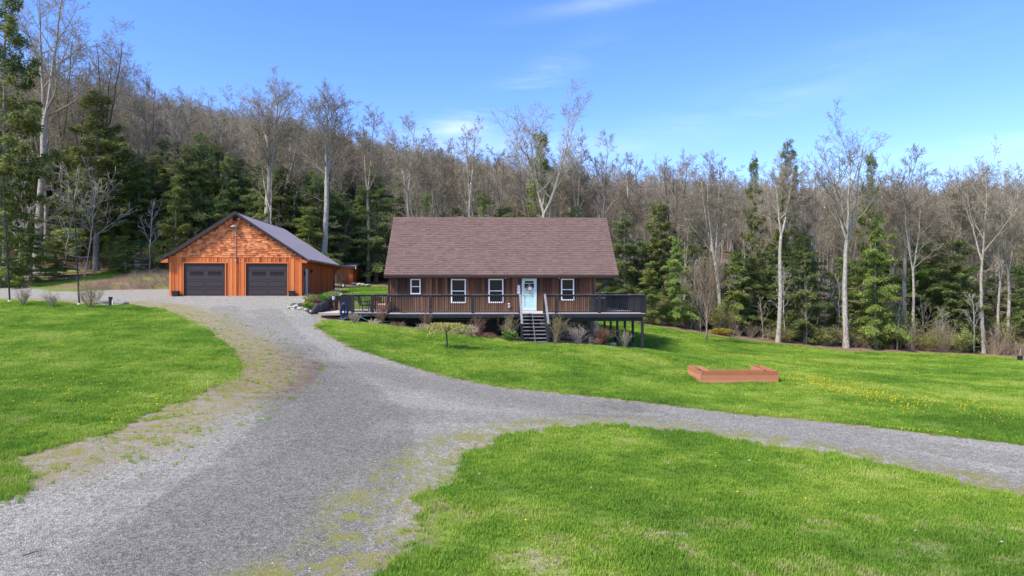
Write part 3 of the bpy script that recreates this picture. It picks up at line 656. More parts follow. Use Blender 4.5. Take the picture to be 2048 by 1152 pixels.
def window(parent, r, v=0.0, name='window', meet=0.5, dark=True):
    u0, u1, z0, z1 = r; fw = 0.075
    f = MB()
    f.box(u0, u1, v - .05, v + .02, z1 - fw, z1); f.box(u0, u1, v - .055, v + .02, z0, z0 + fw)
    f.box(u0, u0 + fw, v - .05, v + .02, z0 + fw, z1 - fw); f.box(u1 - fw, u1, v - .05, v + .02, z0 + fw, z1 - fw)
    zm = z0 + (z1 - z0) * meet; f.box(u0 + fw, u1 - fw, v - .046, v + .02, zm - .025, zm + .025)
    fr = f.build(name, M['white'], parent)
    for a, b, dv in ((z0 + fw, zm - .025, .0), (zm + .025, z1 - fw, -.015)):
        MB().box(u0 + fw + .004, u1 - fw - .004, v - .02 + dv, v + .012 + dv, a + .003, b - .003).build('pane', M['glass'], fr)
    t = 0.05
    s = MB().box(u0 - t, u1 + t, v - .042, v + .0, z1 + .003, z1 + t).box(u0 - t, u1 + t, v - .046, v, z0 - t - .02, z0 - .003)
    s.box(u0 - t, u0 - .003, v - .040, v, z0 - .003, z1 + .003).box(u1 + .003, u1 + t, v - .040, v, z0 - .003, z1 + .003)
    s.build('casing', M['batten'], fr)
    return fr
window(house, W1); window(house, W2); window(house, W3); window(house, W4)
# front door: storm door with upper glass, wreath belongs on it as its own thing
u0, u1, z0, z1 = DR
d = MB(); fw = .055
d.box(u0, u0 + fw, -.07, .02, z0, z1).box(u1 - fw, u1, -.07, .02, z0, z1).box(u0 + fw, u1 - fw, -.07, .02, z1 - fw, z1)
dr = d.build('front_door', M['palemint'], house)
a, b = u0 + fw + .006, u1 - fw - .006
s = MB(); st = .105; zt = z1 - fw - .006; zb = z0 + .006; zm = z0 + (z1 - z0) * .495
s.box(a, a + st, -.055, -.02, zb, zt).box(b - st, b, -.055, -.02, zb, zt).box(a + st, b - st, -.055, -.02, zt - .10, zt).box(a + st, b - st, -.055, -.02, zb, zb + .2).box(a + st, b - st, -.055, -.02, zm - .04, zm + .04)
s.build('storm_door', M['palemint'], dr)
MB().box(a + st, b - st, -.018, .015, zb + .2, zm - .04).build('lower_panel', M['mint'], dr)
MB().box(a + st, b - st, -.018, .015, zm + .04, zt - .55).build('inner_door', M['mint'], dr)
MB().box(a + st, b - st, -.014, .015, zt - .55, zt - .10).build('pane', M['glass'], dr)
m_ = MB().box(a + st, b - st, -.024, -.016, zt - .27, zt - .235).box(a + st, a + st + .03, -.024, -.016, zt - .235, zt - .10).box(b - st - .03, b - st, -.024, -.016, zt - .235, zt - .10)
m_.build('glazing_bar', M['mint'], dr)
MB().box(a + .03, a + .06, -.10, -.055, zm - .10, zm + .05).build('handle', M['grey'], dr)
# roof
g = MB(); th = .16
v2 = 2 * RV - EV
g.prismx([(EV, EZ - th), (EV, EZ), (RV, RZ), (v2, EZ), (v2, EZ - th), (RV, RZ - th * 1.35)], UL + .04, UR - .04)
roof = g.build('roof', M['trimbrown'], house)
# shingles: one joined part
def shingles(course, tabw, u0, u1, v0, z0, v1, z1, flip=1):
    s = MB(); Ls = math.hypot(v1 - v0, z1 - z0); nc = int(round(Ls / course)); dv, dz = (v1 - v0) / nc, (z1 - z0) / nc
    nrm = Vector((0, -(z1 - z0), abs(v1 - v0))).normalized() if v1 > v0 else Vector((0, (z1 - z0), abs(v1 - v0))).normalized()
    for i in range(nc):
        u = u0 - (i % 2) * tabw * .5 - random.random() * tabw * .15
        while u < u1:
            wv = tabw * random.uniform(.75, 1.25); a, b = max(u, u0), min(u + wv, u1); u += wv
            if b - a < .03: continue
            t = random.choice((.012, .012, .024))
            sl = 1.12
            y0_, z0_ = v0 + dv * i - dv * .03, z0 + dz * i - dz * .03; y1_, z1_ = v0 + dv * (i + sl), z0 + dz * (i + sl)
            if i == nc - 1: y1_, z1_ = v1, z1
            lo = t + .004; hi = .003
            a += .003; b -= .003
            pts = [(a, y0_, z0_), (b, y0_, z0_), (b, y1_, z1_), (a, y1_, z1_)]
            top = [(a, y0_ + nrm.y * lo, z0_ + nrm.z * lo), (b, y0_ + nrm.y * lo, z0_ + nrm.z * lo), (b, y1_ + nrm.y * hi, z1_ + nrm.z * hi), (a, y1_ + nrm.y * hi, z1_ + nrm.z * hi)]
            s.hexa(pts + top)
    return s
o = shingles(.195, .32, UL, UR, EV - .04, EZ - .03, RV, RZ).build('shingles', M['shingle'], house); tag(o, kind='stuff')
o = shingles(.4, 1.5, UL, UR, v2 + .04, EZ - .03, RV, RZ).build('rear_shingles', M['shingle'], house); tag(o, kind='stuff')
g = MB(); x = UL
while x < UR - .05:
    e = min(x + .32, UR); g.hexa([(x, RV - .15, RZ - .13), (e, RV - .15, RZ - .13), (e, RV + .15, RZ - .13), (x, RV + .15, RZ - .13), (x, RV - .02, RZ + .035), (e + .01, RV - .02, RZ + .02), (e + .01, RV + .02, RZ + .02), (x, RV + .02, RZ + .035)]); x = e
g.build('ridge_cap', M['shingle'], roof)
MB().box(UL, UR, EV - .07, EV - .045, EZ - .24, EZ - .045).build('fascia', M['trimbrown'], roof)
MB().prismx([(EV - .17, EZ - .05), (EV - .165, EZ - .13), (EV - .12, EZ - .17), (EV - .073, EZ - .17), (EV - .073, EZ - .05)], UL + .01, UR - .01).build('gutter', M['trimbrown'], roof)
MB().box(UL + .05, UR - .05, EV - .04, -.003, EZ - .24, EZ - .21).build('soffit', M['black'], roof)
for ua in (UL, UR - .05):
    g = MB(); g.prismx([(EV - .04, EZ - .22), (EV - .04, EZ - .035), (RV, RZ - .035), (RV, RZ - .26)], ua - .001, ua + .051).build('bargeboard', M['trimbrown'], roof)
    g = MB(); g.prismx([(v2 + .04, EZ - .22), (RV + .001, RZ - .26), (RV + .001, RZ - .035), (v2 + .04, EZ - .035)], ua - .001, ua + .051).build('bargeboard', M['trimbrown'], roof)
# overhang brace and beam
zb = HF.Z(583, WL, 0); ub = HF.U(1221, 0)
MB().box(WL + .05, HF.U(1226, 0), .02, .18, EZ - .42, EZ - .245).build('overhang_beam', M['black'], house)
MB().bar((WL + .05, .10, zb), (ub, .10, EZ - .42), .16, .16).build('brace', M['black'], house)
MB().box(WL + .05, HF.U(1226, 0), HD - .2, HD, EZ - .42, EZ - .245).build('overhang_beam', M['black'], house)
MB().bar((WL + .05, HD - .1, zb), (ub, HD - .1, EZ - .42), .16, .16).build('brace', M['black'], house)
ud = HF.U(1185, -.1)
MB().tube([(ud, -.47, EZ - .2), (ud, -.44, EZ - .3), (ud, -.10, EZ - .52), (ud, -.09, EZ - .8), (ud, -.09, DZ + .1)], .038, 8).build('downspout', M['trimbrown'], house)
# foundation with irregular mortared stones
zf = -0.6
fnd = MB().box(.05, WL - .05, .05, .35, zf, DZ - .26).box(WL - .35, WL - .05, .36, HD - .05, zf, DZ - .26).box(.05, .35, .36, HD - .05, zf, DZ - .26).box(.35, WL - .35, HD - .35, HD - .05, zf, DZ - .26).build('foundation', M['mortar'], house)
MB().box(.02, HF.U(1096, .04), .02, .048, zf, DZ - .262).build('dark_void_panel', M['blackmetal'], house)  # black panel added to stand in for the deep shade under the deck
def voronoi_stones(u0, u1, z0, z1, size, mk):
    pts = []
    nu, nz_ = int((u1 - u0) / size), max(1, int((z1 - z0) / size))
    for i in range(-1, nu + 1):
        for j in range(-1, nz_ + 1):
            pts.append((u0 + (i + .5 + random.uniform(-.38, .38)) * size, z0 + (j + .5 + random.uniform(-.38, .38)) * size * .9))
    for k, p in enumerate(pts):
        poly = [(p[0] - size, p[1] - size), (p[0] + size, p[1] - size), (p[0] + size, p[1] + size), (p[0] - size, p[1] + size)]
        lims = []
        for q in pts:
            if q is p: continue
            dx, dy = q[0] - p[0], q[1] - p[1]; D = math.hypot(dx, dy)
            if D > 2.6 * size: continue
            lims.append((dx / D, dy / D, D / 2 - .03))
        lims += [(1, 0, u1 - p[0]), (-1, 0, p[0] - u0), (0, 1, z1 - p[1]), (0, -1, p[1] - z0)]
        for nx_, ny_, c in lims:
            out = []
            for i in range(len(poly)):
                a_, b_ = poly[i], poly[(i + 1) % len(poly)]
                da = (a_[0] - p[0]) * nx_ + (a_[1] - p[1]) * ny_ - c; db = (b_[0] - p[0]) * nx_ + (b_[1] - p[1]) * ny_ - c
                if da <= 0: out.append(a_)
                if (da < 0) != (db < 0) and da != db:
                    t = da / (da - db); out.append((a_[0] + t * (b_[0] - a_[0]), a_[1] + t * (b_[1] - a_[1])))
            poly = out
            if len(poly) < 3: break
        if len(poly) >= 3:
            A2 = abs(sum(poly[i][0] * poly[(i + 1) % len(poly)][1] - poly[(i + 1) % len(poly)][0] * poly[i][1] for i in range(len(poly))))
            if A2 > .04: mk(poly)
def mkst(poly): MB().prism(poly, .05 - random.uniform(.012, .04), .10).build('stone', M['foundstone'], fnd)
voronoi_stones(HF.U(1097, .05), WL - .06, .1, DZ - .30, .42, mkst)
def mkst2(poly):
    m_ = MB(); m_.prismx([(x, z) for x, z in poly], WL - .1, WL - .05 + random.uniform(.012, .04)); m_.build('stone', M['foundstone'], fnd)
voronoi_stones(.1, 4.5, -.2, DZ - .30, .45, mkst2)
ub0, ub1 = HF.U(1133, .05), HF.U(1142, .05); bz = HF.Z(659, ub0, 0)
bwin = MB().box(ub0, ub1, -.02, .06, bz, bz + .5).build('basement_window', M['white'], house); MB().box(ub0 + .04, ub1 - .04, -.03, 0, bz + .04, bz + .46).build('pane', M['glass'], bwin)
# small fittings on the front wall (each its own part)
lz = HF.Z(557.5, 9, 0); lu = HF.U(1037.5, -.05)
ln = MB().box(lu - .06, lu + .06, -.10, -.045, lz - .30, lz - .02).tube([(lu, -.13, lz - .34), (lu, -.13, lz - .0)], .055, 10).build('wall_lantern', M['blackmetal'], house)
MB().tube([(lu, -.13, lz - .42), (lu, -.13, lz - .345)], .065, 10).build('shade', M['trimbrown'], ln)
def plate(zc, ch, square=False):
    m_ = MB()
    if square: m_.box(lu - .085, lu + .085, -.075, -.05, zc - .10, zc + .10)
    else: m_.tube([(lu, -.075, zc), (lu, -.05, zc)], .105, 20)
    p_ = m_.build('number_plate', M['white'], house)
    cu = bpy.data.curves.new('digit', 'FONT'); cu.body = ch; cu.size = .15; cu.align_x = 'CENTER'; cu.align_y = 'CENTER'; cu.extrude = .003
    cu.materials.append(M['gutter']); o_ = bpy.data.objects.new('digit_src', cu); dm_ = bpy.data.meshes.new_from_object(o_); bpy.data.objects.remove(o_); o = bpy.data.objects.new('digit', dm_); COL.objects.link(o); o.parent = p_; o.location = (lu, -.080, zc); o.rotation_euler = (pi / 2, 0, 0)
for py_, ch, sq in ((572.7, '1', True), (578.7, '0', False), (584.2, '0', False)): plate(HF.Z(py_, 9, -.05), ch, sq)
fu = HF.U(1018.5, -.1); fz = HF.Z(612, 9, -.1)
MB().tube([(fu, -.05, fz), (fu, -.12, fz)], .07, 10).tube([(fu - .03, -.16, fz + .16), (fu, -.08, fz + .02)], [.07, .04], 10).tube([(fu - .02, -.15, fz - .10), (fu, -.08, fz + .02)], [.06, .04], 10).build('floodlight', M['white'], house)
for px_ in (1011, 1118.5):
    su = HF.U(px_, -.2); sz = HF.Z(554.5, 9, -.2)
    MB().tube([(su, -.2, sz + .12), (su, -.2, sz)], .03, 8).tube([(su, -.27, sz - .05), (su, -.17, sz + .02)], .045, 8).build('eave_camera', M['white'], house)
sp = put('house_wall_shadow_gap', MB().box(.0, WL, -.012, -.004, DZ - .245, DZ - .242).mesh('shadow_gap_strip', M['darktrim']), house); sp.name = 'shadow_gap_strip'  # dark strip put in as the shadow line below the siding

# wreath hanging on the door: top-level
wu = (a + b) / 2; wz = HF.Z(576.5, 9, -.1); wx, wy = HF.W(wu, -.12)
wr = empty('door_wreath', (wx, wy, wz), HF.a, label='round dried twig wreath with pale bow hanging on the front door', cat='wreath')
ring = MB()
for j in range(5):
    rr = .19 + random.uniform(-.025, .025); ring.tube([(rr * cos(t) + random.uniform(-.008, .008), random.uniform(-.02, .02), rr * sin(t)) for t in np.linspace(0, 2 * pi, 22)[:-1]], .016, 5, closed=True)
ring.build('ring', M['wreath'], wr)
bow = MB()
for j in range(34):
    t = random.uniform(pi * 1.02, pi * 1.75); r_ = .2 + random.uniform(-.04, .07); c_ = Vector((r_ * cos(t), -.04 + random.uniform(-.02, .02), r_ * sin(t)))
    bow.bar(c_, c_ + Vector((random.uniform(-.07, .07), random.uniform(-.03, .02), random.uniform(-.05, .05))), .035, .008)
bow.build('dried_flowers', M['ribbon'], wr)
MB().box(-.06, .15, -.045, -.035, -.1, .09).bar((-.01, -.04, .08), (0, -.03, .34), .018, .006).build('ribbon', M['white'], wr)

# ================================================================== DECK
FV = -4.25                                   # front edge of the deck
deck = empty('deck', (HF.ox, HF.oy, 0), HF.a, label='raised wraparound deck with black railing and tan floorboards around the brown house', cat='deck')
DR_ = HF.U(1291.5, FV); DL = HF.U(775, FV); BV = 12.3
lv = HF.W(0, 0)
LU0 = HF.U(637, -2.7); LU1 = HF.U(706, -2.75)   # landing left end, left section post
LFV = -2.75
u_s0, u_s1 = HF.U(1041, FV), HF.U(1087.5, FV)   # stair opening
# floorboards along u
def fboards(u0, u1, v0, v1):
    v = v0
    while v < v1 - .02:
        wv = min(.138, v1 - v); key = ('fb', round(u1 - u0, 3), round(wv, 3))
        if key not in _bm: _bm[key] = MB().box(0, u1 - u0, 0, wv - .006, -.032, 0).mesh('floorboard', M['deckboard'])
        put('floorboard', _bm[key], deck, (u0, v, DZ + random.uniform(-.0015, .0015))); v += wv
fboards(DL, DR_, FV, -.06)
fboards(LU0, DL - .004, LFV, -.01); fboards(LU0 - .35, -.06, -.008, 4.1)
fboards(WL + .05, DR_, -.056, BV)
# rim / fascia
MB().box(DL, DR_ + .02, FV - .035, FV + .003, DZ - .25, DZ - .035).build('rim_joist', M['black'], deck)
MB().box(DR_ - .02, DR_ + .018, FV + .004, BV, DZ - .25, DZ - .034).build('rim_joist', M['black'], deck)
MB().box(HF.U(690, LFV), DL - .003, LFV - .03, LFV + .003, DZ - .23, DZ - .035).build('rim_joist', M['black'], deck)
MB().box(LU0, HF.U(690, LFV) - .003, LFV - .03, LFV + .003, DZ - .16, DZ - .035).build('step_rim', M['tanwood'], deck)
MB().box(DL, DL + .04, FV + .004, LFV, DZ - .25, DZ - .035).build('rim_joist', M['black'], deck)
bu = HF.U(1133, FV)
MB().box(bu, DR_ - .15, FV + .10, FV + .19, DZ - .47, DZ - .255).build('beam', M['black'], deck)
MB().box(DR_ - .22, DR_ - .13, FV + .2, BV - .1, DZ - .47, DZ - .255).build('beam', M['black'], deck)
for i in range(28):
    u = DL + .3 + i * (DR_ - DL - .5) / 27
    if u < WL or True: MB().box(u - .02, u + .02, FV + .01, -.07, DZ - .25, DZ - .037).build('joist', M['black'], deck)
# support posts
def spost(u, v, w_=.14, foot=0.0):
    z = HF.hz(u, v) - .15
    o = MB().box(u - w_ / 2, u + w_ / 2, v - w_ / 2, v + w_ / 2, z, DZ - (.471 if u > bu else .25)).build('support_post', M['black'], deck)
    if foot: MB().lathe([(foot * .95, 0), (foot, .05), (foot, .55), (foot * .9, .6)], (u, v, z - .05), 12).build('footing', M['block'], o)
ue = DR_ - .175
spost(HF.U(1183.5, FV + .15), FV + .15, .19, .19)
spost(ue, FV + .15, .15); MB().box(ue - .2, ue + .26, FV - .05, FV + .35, HF.hz(ue, FV) - .1, HF.hz(ue, FV) + .06).build('footing', M['block'], deck)
for v_, ft in ((FV + 2.8, .24), (FV + 5.3, 0), (FV + 8.0, .22), (FV + 10.6, 0), (FV + 13.3, 0)): spost(ue, v_, .14, ft)
spost(HF.U(952, FV + .2), FV + .2, .12); spost(HF.U(860, FV + .3), FV + .3, .12); spost(DL + .3, FV + .3, .12)
# railing
RT = DZ + 1.12
bal_me = MB().box(-.019, .019, -.019, .019, 0, RT - DZ - .20).mesh('baluster', M['black'])
rp_me = MB().box(-.085, .085, -.085, .085, 0, RT - DZ - .04).mesh('rail_post', M['black'])
nbal = [0]
def rail(p, q, sp=.1245, posts=(), post_in=False, ends=(True, True)):
    p = Vector((p[0], p[1])); q = Vector((q[0], q[1])); d = q - p; L_ = d.length; ang = math.atan2(d.y, d.x); e = d / L_; nrm = Vector((-e.y, e.x))
    c = p + d / 2
    MB().box(-L_ / 2, L_ / 2, -.075, .075, -.04, 0).build('top_rail', M['railcap'], deck, (c.x, c.y, RT), (0, 0, ang))
    MB().box(-L_ / 2, L_ / 2, -.02, .02, -.135, -.043).build('sub_rail', M['black'], deck, (c.x, c.y, RT), (0, 0, ang))
    MB().box(-L_ / 2, L_ / 2, -.02, .02, .045, .13).build('bottom_rail', M['black'], deck, (c.x, c.y, DZ), (0, 0, ang))
    n = int(L_ / sp)
    for i in range(n + 1):
        t = (i + .5) * L_ / (n + 1); s_ = p + e * t
        if nbal[0] < 300: put('baluster', bal_me, deck, (s_.x + nrm.x * .0405, s_.y + nrm.y * .0405, DZ + .09), (0, 0, ang)); nbal[0] += 1
        else: extra.append((s_.x + nrm.x * .0405, s_.y + nrm.y * .0405, ang))
    for t in posts:
        s_ = p + e * t; put('rail_post', rp_me, deck, (s_.x, s_.y, DZ), (0, 0, ang))
extra = []
rv = FV + .10
postu = [HF.U(x, rv) for x in (776.5, 861, 946)]
rail((postu[0], rv), (u_s0, rv), posts=[u - postu[0] for u in postu] + [u_s0 - postu[0] - .04])
pr = [HF.U(x, rv) for x in (1113, 1199, 1289.5)]
rail((u_s1, rv), (DR_ - .1, rv), posts=[.04] + [u - u_s1 for u in pr])
rail((DR_ - .1, rv + .1), (DR_ - .1, BV - .1), sp=.13, posts=[2.5, 5.0, 7.4, 9.9, 12.4, 14.9, 16.2])
lx = HF.U(706, LFV + .1)
rail((lx, LFV + .1), (postu[0] - .09, LFV + .1), posts=[0, HF.U(745, LFV + .1) - lx])
rail((lx, LFV + .19), (HF.U(688, .2), .1), posts=[3.2])
ub_ = HF.U(751, 3.8); rail((ub_, 3.85), (-.03, 3.85), posts=[0])
MB().box(postu[0] - .08, postu[0] + .08, rv + .1, LFV + .05, RT - .04, RT).build('top_rail', M['railcap'], deck)
if extra:
    g = MB()
    for x, y, a_ in extra: g.box(x - .019, x + .019, y - .019, y + .019, DZ + .09, RT - .11)
    tag(g.build('balusters', M['black'], deck), kind='stuff')
# stairs
sv1 = FV - .05; nst = 8; rise = (DZ - HF.Z(684.5, 9, -6.6)) / 8; run = .29
sw0, sw1 = u_s0 - .02, u_s1 + .06
def stringer(u):
    return MB().prismx([(sv1, DZ - .05), (sv1, DZ - .38), (sv1 - run * 8 - .05, DZ - rise * 8 - .25), (sv1 - run * 8 - .05, DZ - rise * 8 + .02)], u - .025, u + .025)
stc = stringer(sw0 + .05).build('staircase', M['black'], deck)
stringer(sw1 - .05).build('stringer', M['black'], stc); stringer((sw0 + sw1) / 2).build('stringer', M['railcap'], stc)
for i in range(1, 9):
    z = DZ - rise * i + .03; v = sv1 - run * (i - .5)
    MB().box(sw0 + .08, sw1 - .08, v - .16, v + .15, z - .038, z).build('tread', M['wornpaint'] if i else M['black'], stc)
for u in (sw0 - .01, sw1 + .01):
    vb = sv1 - run * 7.6; zb_ = DZ - rise * 8
    MB().box(u - .065, u + .065, vb - .065, vb + .065, zb_ - .1, zb_ + .98).build('newel_post', M['black'], stc)
    MB().bar((u, sv1 + .16, RT + .015), (u, vb - .12, zb_ + 1.02), .12, .045).build('handrail', M['wornpaint'], stc)
    MB().bar((u, sv1, DZ + .12), (u, vb, zb_ + .15), .05, .08).build('lower_rail', M['black'], stc)
# lantern ball under the stairs
lx_, ly_ = HF.W(HF.U(1083, -3.9), -3.9)
tag(MB().lathe([(.05, -.16), (.12, -.12), (.14, 0), (.12, .12), (.04, .17)], (lx_, ly_, HF.Z(647, 9, -3.9)), 12).build('globe_lamp', M['grey'], smooth=True), 'grey round globe lamp hanging behind the deck stairs', 'lamp')
# things on the right of the deck
def W3_(px, v, z): x, y = HF.W(HF.U(px, v), v); return (x, y, z)
gx_, gy_, _ = W3_(1196.5, -.3, 0)
gr = empty('grill', (gx_, gy_, DZ), .5, label='black covered grill on the deck beside the right house corner', cat='grill')
MB().box(-.5, .5, -.28, .28, .0, .75).build('cabinet', M['blackmetal'], gr, bev=.03)
MB().prismx([(-.28, .76), (-.22, 1.0), (0, 1.1), (.22, 1.0), (.28, .76)], -.42, .42).build('lid', M['blackmetal'], gr)
MB().tube([(-.35, -.32, .85), (.35, -.32, .85)], .018, 8).build('handle', M['grey'], gr)
cx_, cy_, _ = W3_(1210, 3.4, 0)
def lounge(name, x, y, rz, **kw):
    e = empty(name, (x, y, DZ), rz, **kw)
    MB().box(-.3, .3, -.3, .3, .36, .44).build('seat', M['blackmetal'], e)
    MB().hexa([(-.3, .27, .44), (.3, .27, .44), (.3, .31, .44), (-.3, .31, .44), (-.3, .42, .98), (.3, .42, .98), (.3, .46, .98), (-.3, .46, .98)]).build('backrest', M['blackmetal'], e)
    for sx in (-1, 1):
        for sy in (-1, 1): MB().box(sx * .27 - .02, sx * .27 + .02, sy * .27 - .02, sy * .27 + .02, 0, .36).build('leg', M['blackmetal'], e)
        MB().box(sx * .31 - .03, sx * .31 + .03, -.3, .32, .62, .65).build('armrest', M['blackmetal'], e)
    return e
lounge('patio_chair', cx_, cy_, -1.9, label='black patio chair on the right side deck behind the railing', cat='chair')
hx, hy, _ = W3_(1201, 1.5, 0)
fd = empty('hummingbird_feeder', (hx, hy, HF.Z(563.5, WL, 1.5)), label='small red hummingbird feeder hanging under the right roof overhang', cat='bird feeder')
MB().lathe([(.02, -.08), (.09, -.06), (.10, -.02), (.03, .0), (.05, .06), (.045, .12), (.02, .15)], n=12).build('body', M['red'], fd, smooth=True)
MB().tube([(0, 0, .15), (0, 0, .55)], .006, 5).build('hook', M['blackmetal'], fd)
ax_, ay_, _ = W3_(1190.5, 5.5, 0)
ac = empty('outdoor_unit', (WL + .4, 6, 0)); ac.parent = None; xx, yy = HF.W(WL + .75, 6.0); ac.location = (xx, yy, h1(xx, yy) + .25); ac.rotation_euler = (0, 0, HF.a)
tag(ac, 'white outdoor unit box standing behind the posts under the right deck', 'heat pump')
MB().box(-.45, .45, -.2, .2, 0, .6).build('case', M['white'], ac, bev=.02); MB().tube([(0, -.21, .3), (0, -.2, .3)], .22, 16).build('fan_grille', M['grey'], ac); MB().box(-.4, .4, -.15, .15, -.4, -.003).build('base', M['concrete'], ac)
# ================================================================== GARAGE
# frame origin: left front corner
_ga = 0.079; _gw = 9.63
GF = Frame(-16.02 - _gw * cos(_ga), 51.9 - _gw * sin(_ga), _ga)
GW = GF.U(602.7, 0); GL = 13.5; GZ = 3.41; GWT = 6.12; GUm = GW / 2
garage = empty('garage', (GF.ox, GF.oy, GZ), GF.a, label='orange cedar two car garage with gable of wooden shakes and two dark doors', cat='garage')
def gz(py, u=5, v=0): return GF.Z(py, u, v) - GZ          # local heights
gpk = GF.Z(423.5, GUm, -.4) - GZ; gev = GF.Z(517.5, GUm, -.4) - GZ; ghalf = GW / 2 + .53
gs = (gpk - gev) / ghalf
wt = gpk - .22 - gs * (GW / 2)
g = MB(); g.prism([(0.02, -.3), (GW - .02, -.3), (GW - .02, wt - .05), (GUm, gpk - .28), (.02, wt - .05)], .17, GL - .02).box(.02, GF.U(367.6, 0) - .001, .03, .169, 0, wt - .3).box(GF.U(450.6, 0) + .001, GF.U(492, 0) - .001, .03, .169, 0, wt - .3).box(GF.U(575.4, 0) + .001, GW - .02, .03, .169, 0, wt - .3).box(.3, GW - .3, .03, .168, CZ - (526.5 - 576) / F * 51.5 - GZ + .001, wt - .05)
gwall = g.build('wall', M['cedarside'], garage)
bl = gz(514.7)                                          # board line under the shakes
gops = []
def gop(x0, x1, y0, y1):
    a, b = GF.U(x0, 0), GF.U(x1, 0); r = (a, b, max(0.0, gz(y1)), gz(y0)); gops.append(r); return r
G1 = gop(367.6, 450.6, 526.5, 591.9); G2 = gop(492, 575.4, 526.5, 591.9)
clad(garage, GW, 0.0, bl, .285, gops, M['cedar'], M['cedarbat'], .06)
clad(garage, GL, 0.0, wt - .04, .26, [(1.15, 2.15, 0, 2.15)], M['cedarside'], M['cedarside'], .02, v0=GW, side='R', pre='gs')
MB().box(-.05, .10, -.05, .02, 0, bl).build('corner_board', M['cedarbat'], garage); MB().box(GW - .10, GW + .045, -.052, .03, 0, bl).build('corner_board', M['cedarbat'], garage)
MB().box(-.04, GW + .04, -.055, .02, bl + .002, bl + .05).build('band_board', M['cedarbat'], garage)
MB().box(-.10, GW + .10, -.12, .3, -.25, -.002).build('slab_edge', M['concrete'], garage)
# shakes on the gable (each one a piece up to 300)
z = bl + .03; cnt = 0; row = 0; ex = MB()
while z < gpk - .45:
    hf = (gpk - .30 - z) / gs; u = max(.0, GUm - hf) ; ue_ = min(GW, GUm + hf); u += random.uniform(-.2, 0)
    while u < ue_:
        wv = random.uniform(.12, .36); a_, b_ = max(u, GUm - hf, 0), min(u + wv, ue_); u += wv
        if b_ - a_ < .05: continue
        drop = random.choice((0, 0, .02, .04, .06)); t = random.uniform(.012, .036)
        zt_ = z + .22
        ht = min(zt_, (gpk - .24) - gs * max(abs(a_ - GUm), abs(b_ - GUm)) + .05)
        pts = [(a_ + .004, -.028 - t, z - drop), (b_ - .004, -.028 - t, z - drop), (b_ - .004, .025, z - drop), (a_ + .004, .025, z - drop),
               (a_ + .004, -.012, ht), (b_ - .004, -.012, ht), (b_ - .004, .025, ht), (a_ + .004, .025, ht)]
        if ht < z: continue
        if cnt < 300: MB().hexa(pts).build('shake', M['shake'], garage); cnt += 1
        else: ex.hexa(pts)
    z += .158; row += 1
print('shakes', cnt, len(ex.v) // 8)
if ex.v: tag(ex.build('upper_shakes', M['shake'], garage), kind='stuff')
# garage doors: four sections each with raised panels and glazed strip in the second
for (u0, u1, z0, z1) in (G1, G2):
    MB().box(u0 - .07, u0, -.06, .03, 0, z1 + .07).box(u1, u1 + .07, -.06, .03, 0, z1 + .07).box(u0, u1, -.058, .03, z1, z1 + .07).build('door_trim', M['cedarbat'], garage)
    dd = MB().box(u0, u1, .10, .14, 0, z1).build('overhead_door', M['garagedoor'], garage)
    hsec = z1 / 4
    for i in range(4):
        MB().box(u0 + .005, u1 - .005, .055, .099, i * hsec + .006, (i + 1) * hsec - .006).build('section', M['garagedoor'], dd)
        if i != 2:
            m_ = MB(); pw = (u1 - u0 - .5) / 2
            for k in range(2):
                a_ = u0 + .17 + k * (pw + .16); m_.box(a_, a_ + pw, .040, .0545, i * hsec + .10, i * hsec + .115); m_.box(a_, a_ + pw, .040, .0545, (i + 1) * hsec - .13, (i + 1) * hsec - .115)
                m_.box(a_, a_ + .015, .041, .0545, i * hsec + .116, (i + 1) * hsec - .131); m_.box(a_ + pw - .015, a_ + pw, .041, .0545, i * hsec + .116, (i + 1) * hsec - .131)
            m_.build('raised_panel', M['garagedoor'], dd)
    zz0, zz1 = gz(549.3), gz(543.3); wd = u1 - u0
    for k, (fa, fb) in enumerate(((.150, .455), (.582, .888))):
        a_, b_ = u0 + fa * wd, u0 + fb * wd
        fr = MB().box(a_ - .04, b_ + .04, .035, .0545, zz1, zz1 + .035).box(a_ - .04, b_ + .04, .033, .0545, zz0 - .04, zz0).box(a_ - .04, a_, .035, .0545, zz0, zz1).box(b_, b_ + .04, .035, .0545, zz0, zz1)
        for j in (1, 2): c_ = a_ + (b_ - a_) * j / 3; fr.box(c_ - .010, c_ + .010, .034, .054, zz0, zz1)
        f_ = fr.build('window', M['darktrim'], dd)
        MB().box(a_, b_, .048, .0544, zz0, zz1).build('pane', M['glass'], f_)
# roof
RF = -.42; RB = GL + .35
g = MB(); t = .13
def roofside(sgn):
    m_ = MB(); e = GUm + sgn * ghalf
    poly = [(GUm, gpk), (e, gev), (e, gev - t), (GUm, gpk - t * 1.2)]
    m_.prism(poly if sgn < 0 else poly[::-1], RF, RB); return m_
rfo = roofside(1).build('roof', M['steel'], garage); roofside(-1).build('roof', M['steel'], garage)
ribs = MB()
nr = int((RB - RF) / .46)
rib_me = MB().hexa([(0, -.02, 0), (ghalf * 0 + math.hypot(ghalf, gpk - gev), -.02, 0), (math.hypot(ghalf, gpk - gev), .02, 0), (0, .02, 0), (0, -.01, .022), (math.hypot(ghalf, gpk - gev), -.01, .022), (math.hypot(ghalf, gpk - gev), .01, .022), (0, .01, .022)]).mesh('rib', M['steel'])
for i in range(nr + 1):
    v = RF + .05 + i * (RB - RF - .1) / nr
    put('rib', rib_me, rfo, (GUm, v, gpk + .001), (0, math.atan(gs), 0))
    put('rib', rib_me, rfo, (GUm, v, gpk + .001), (0, math.atan(gs), pi))
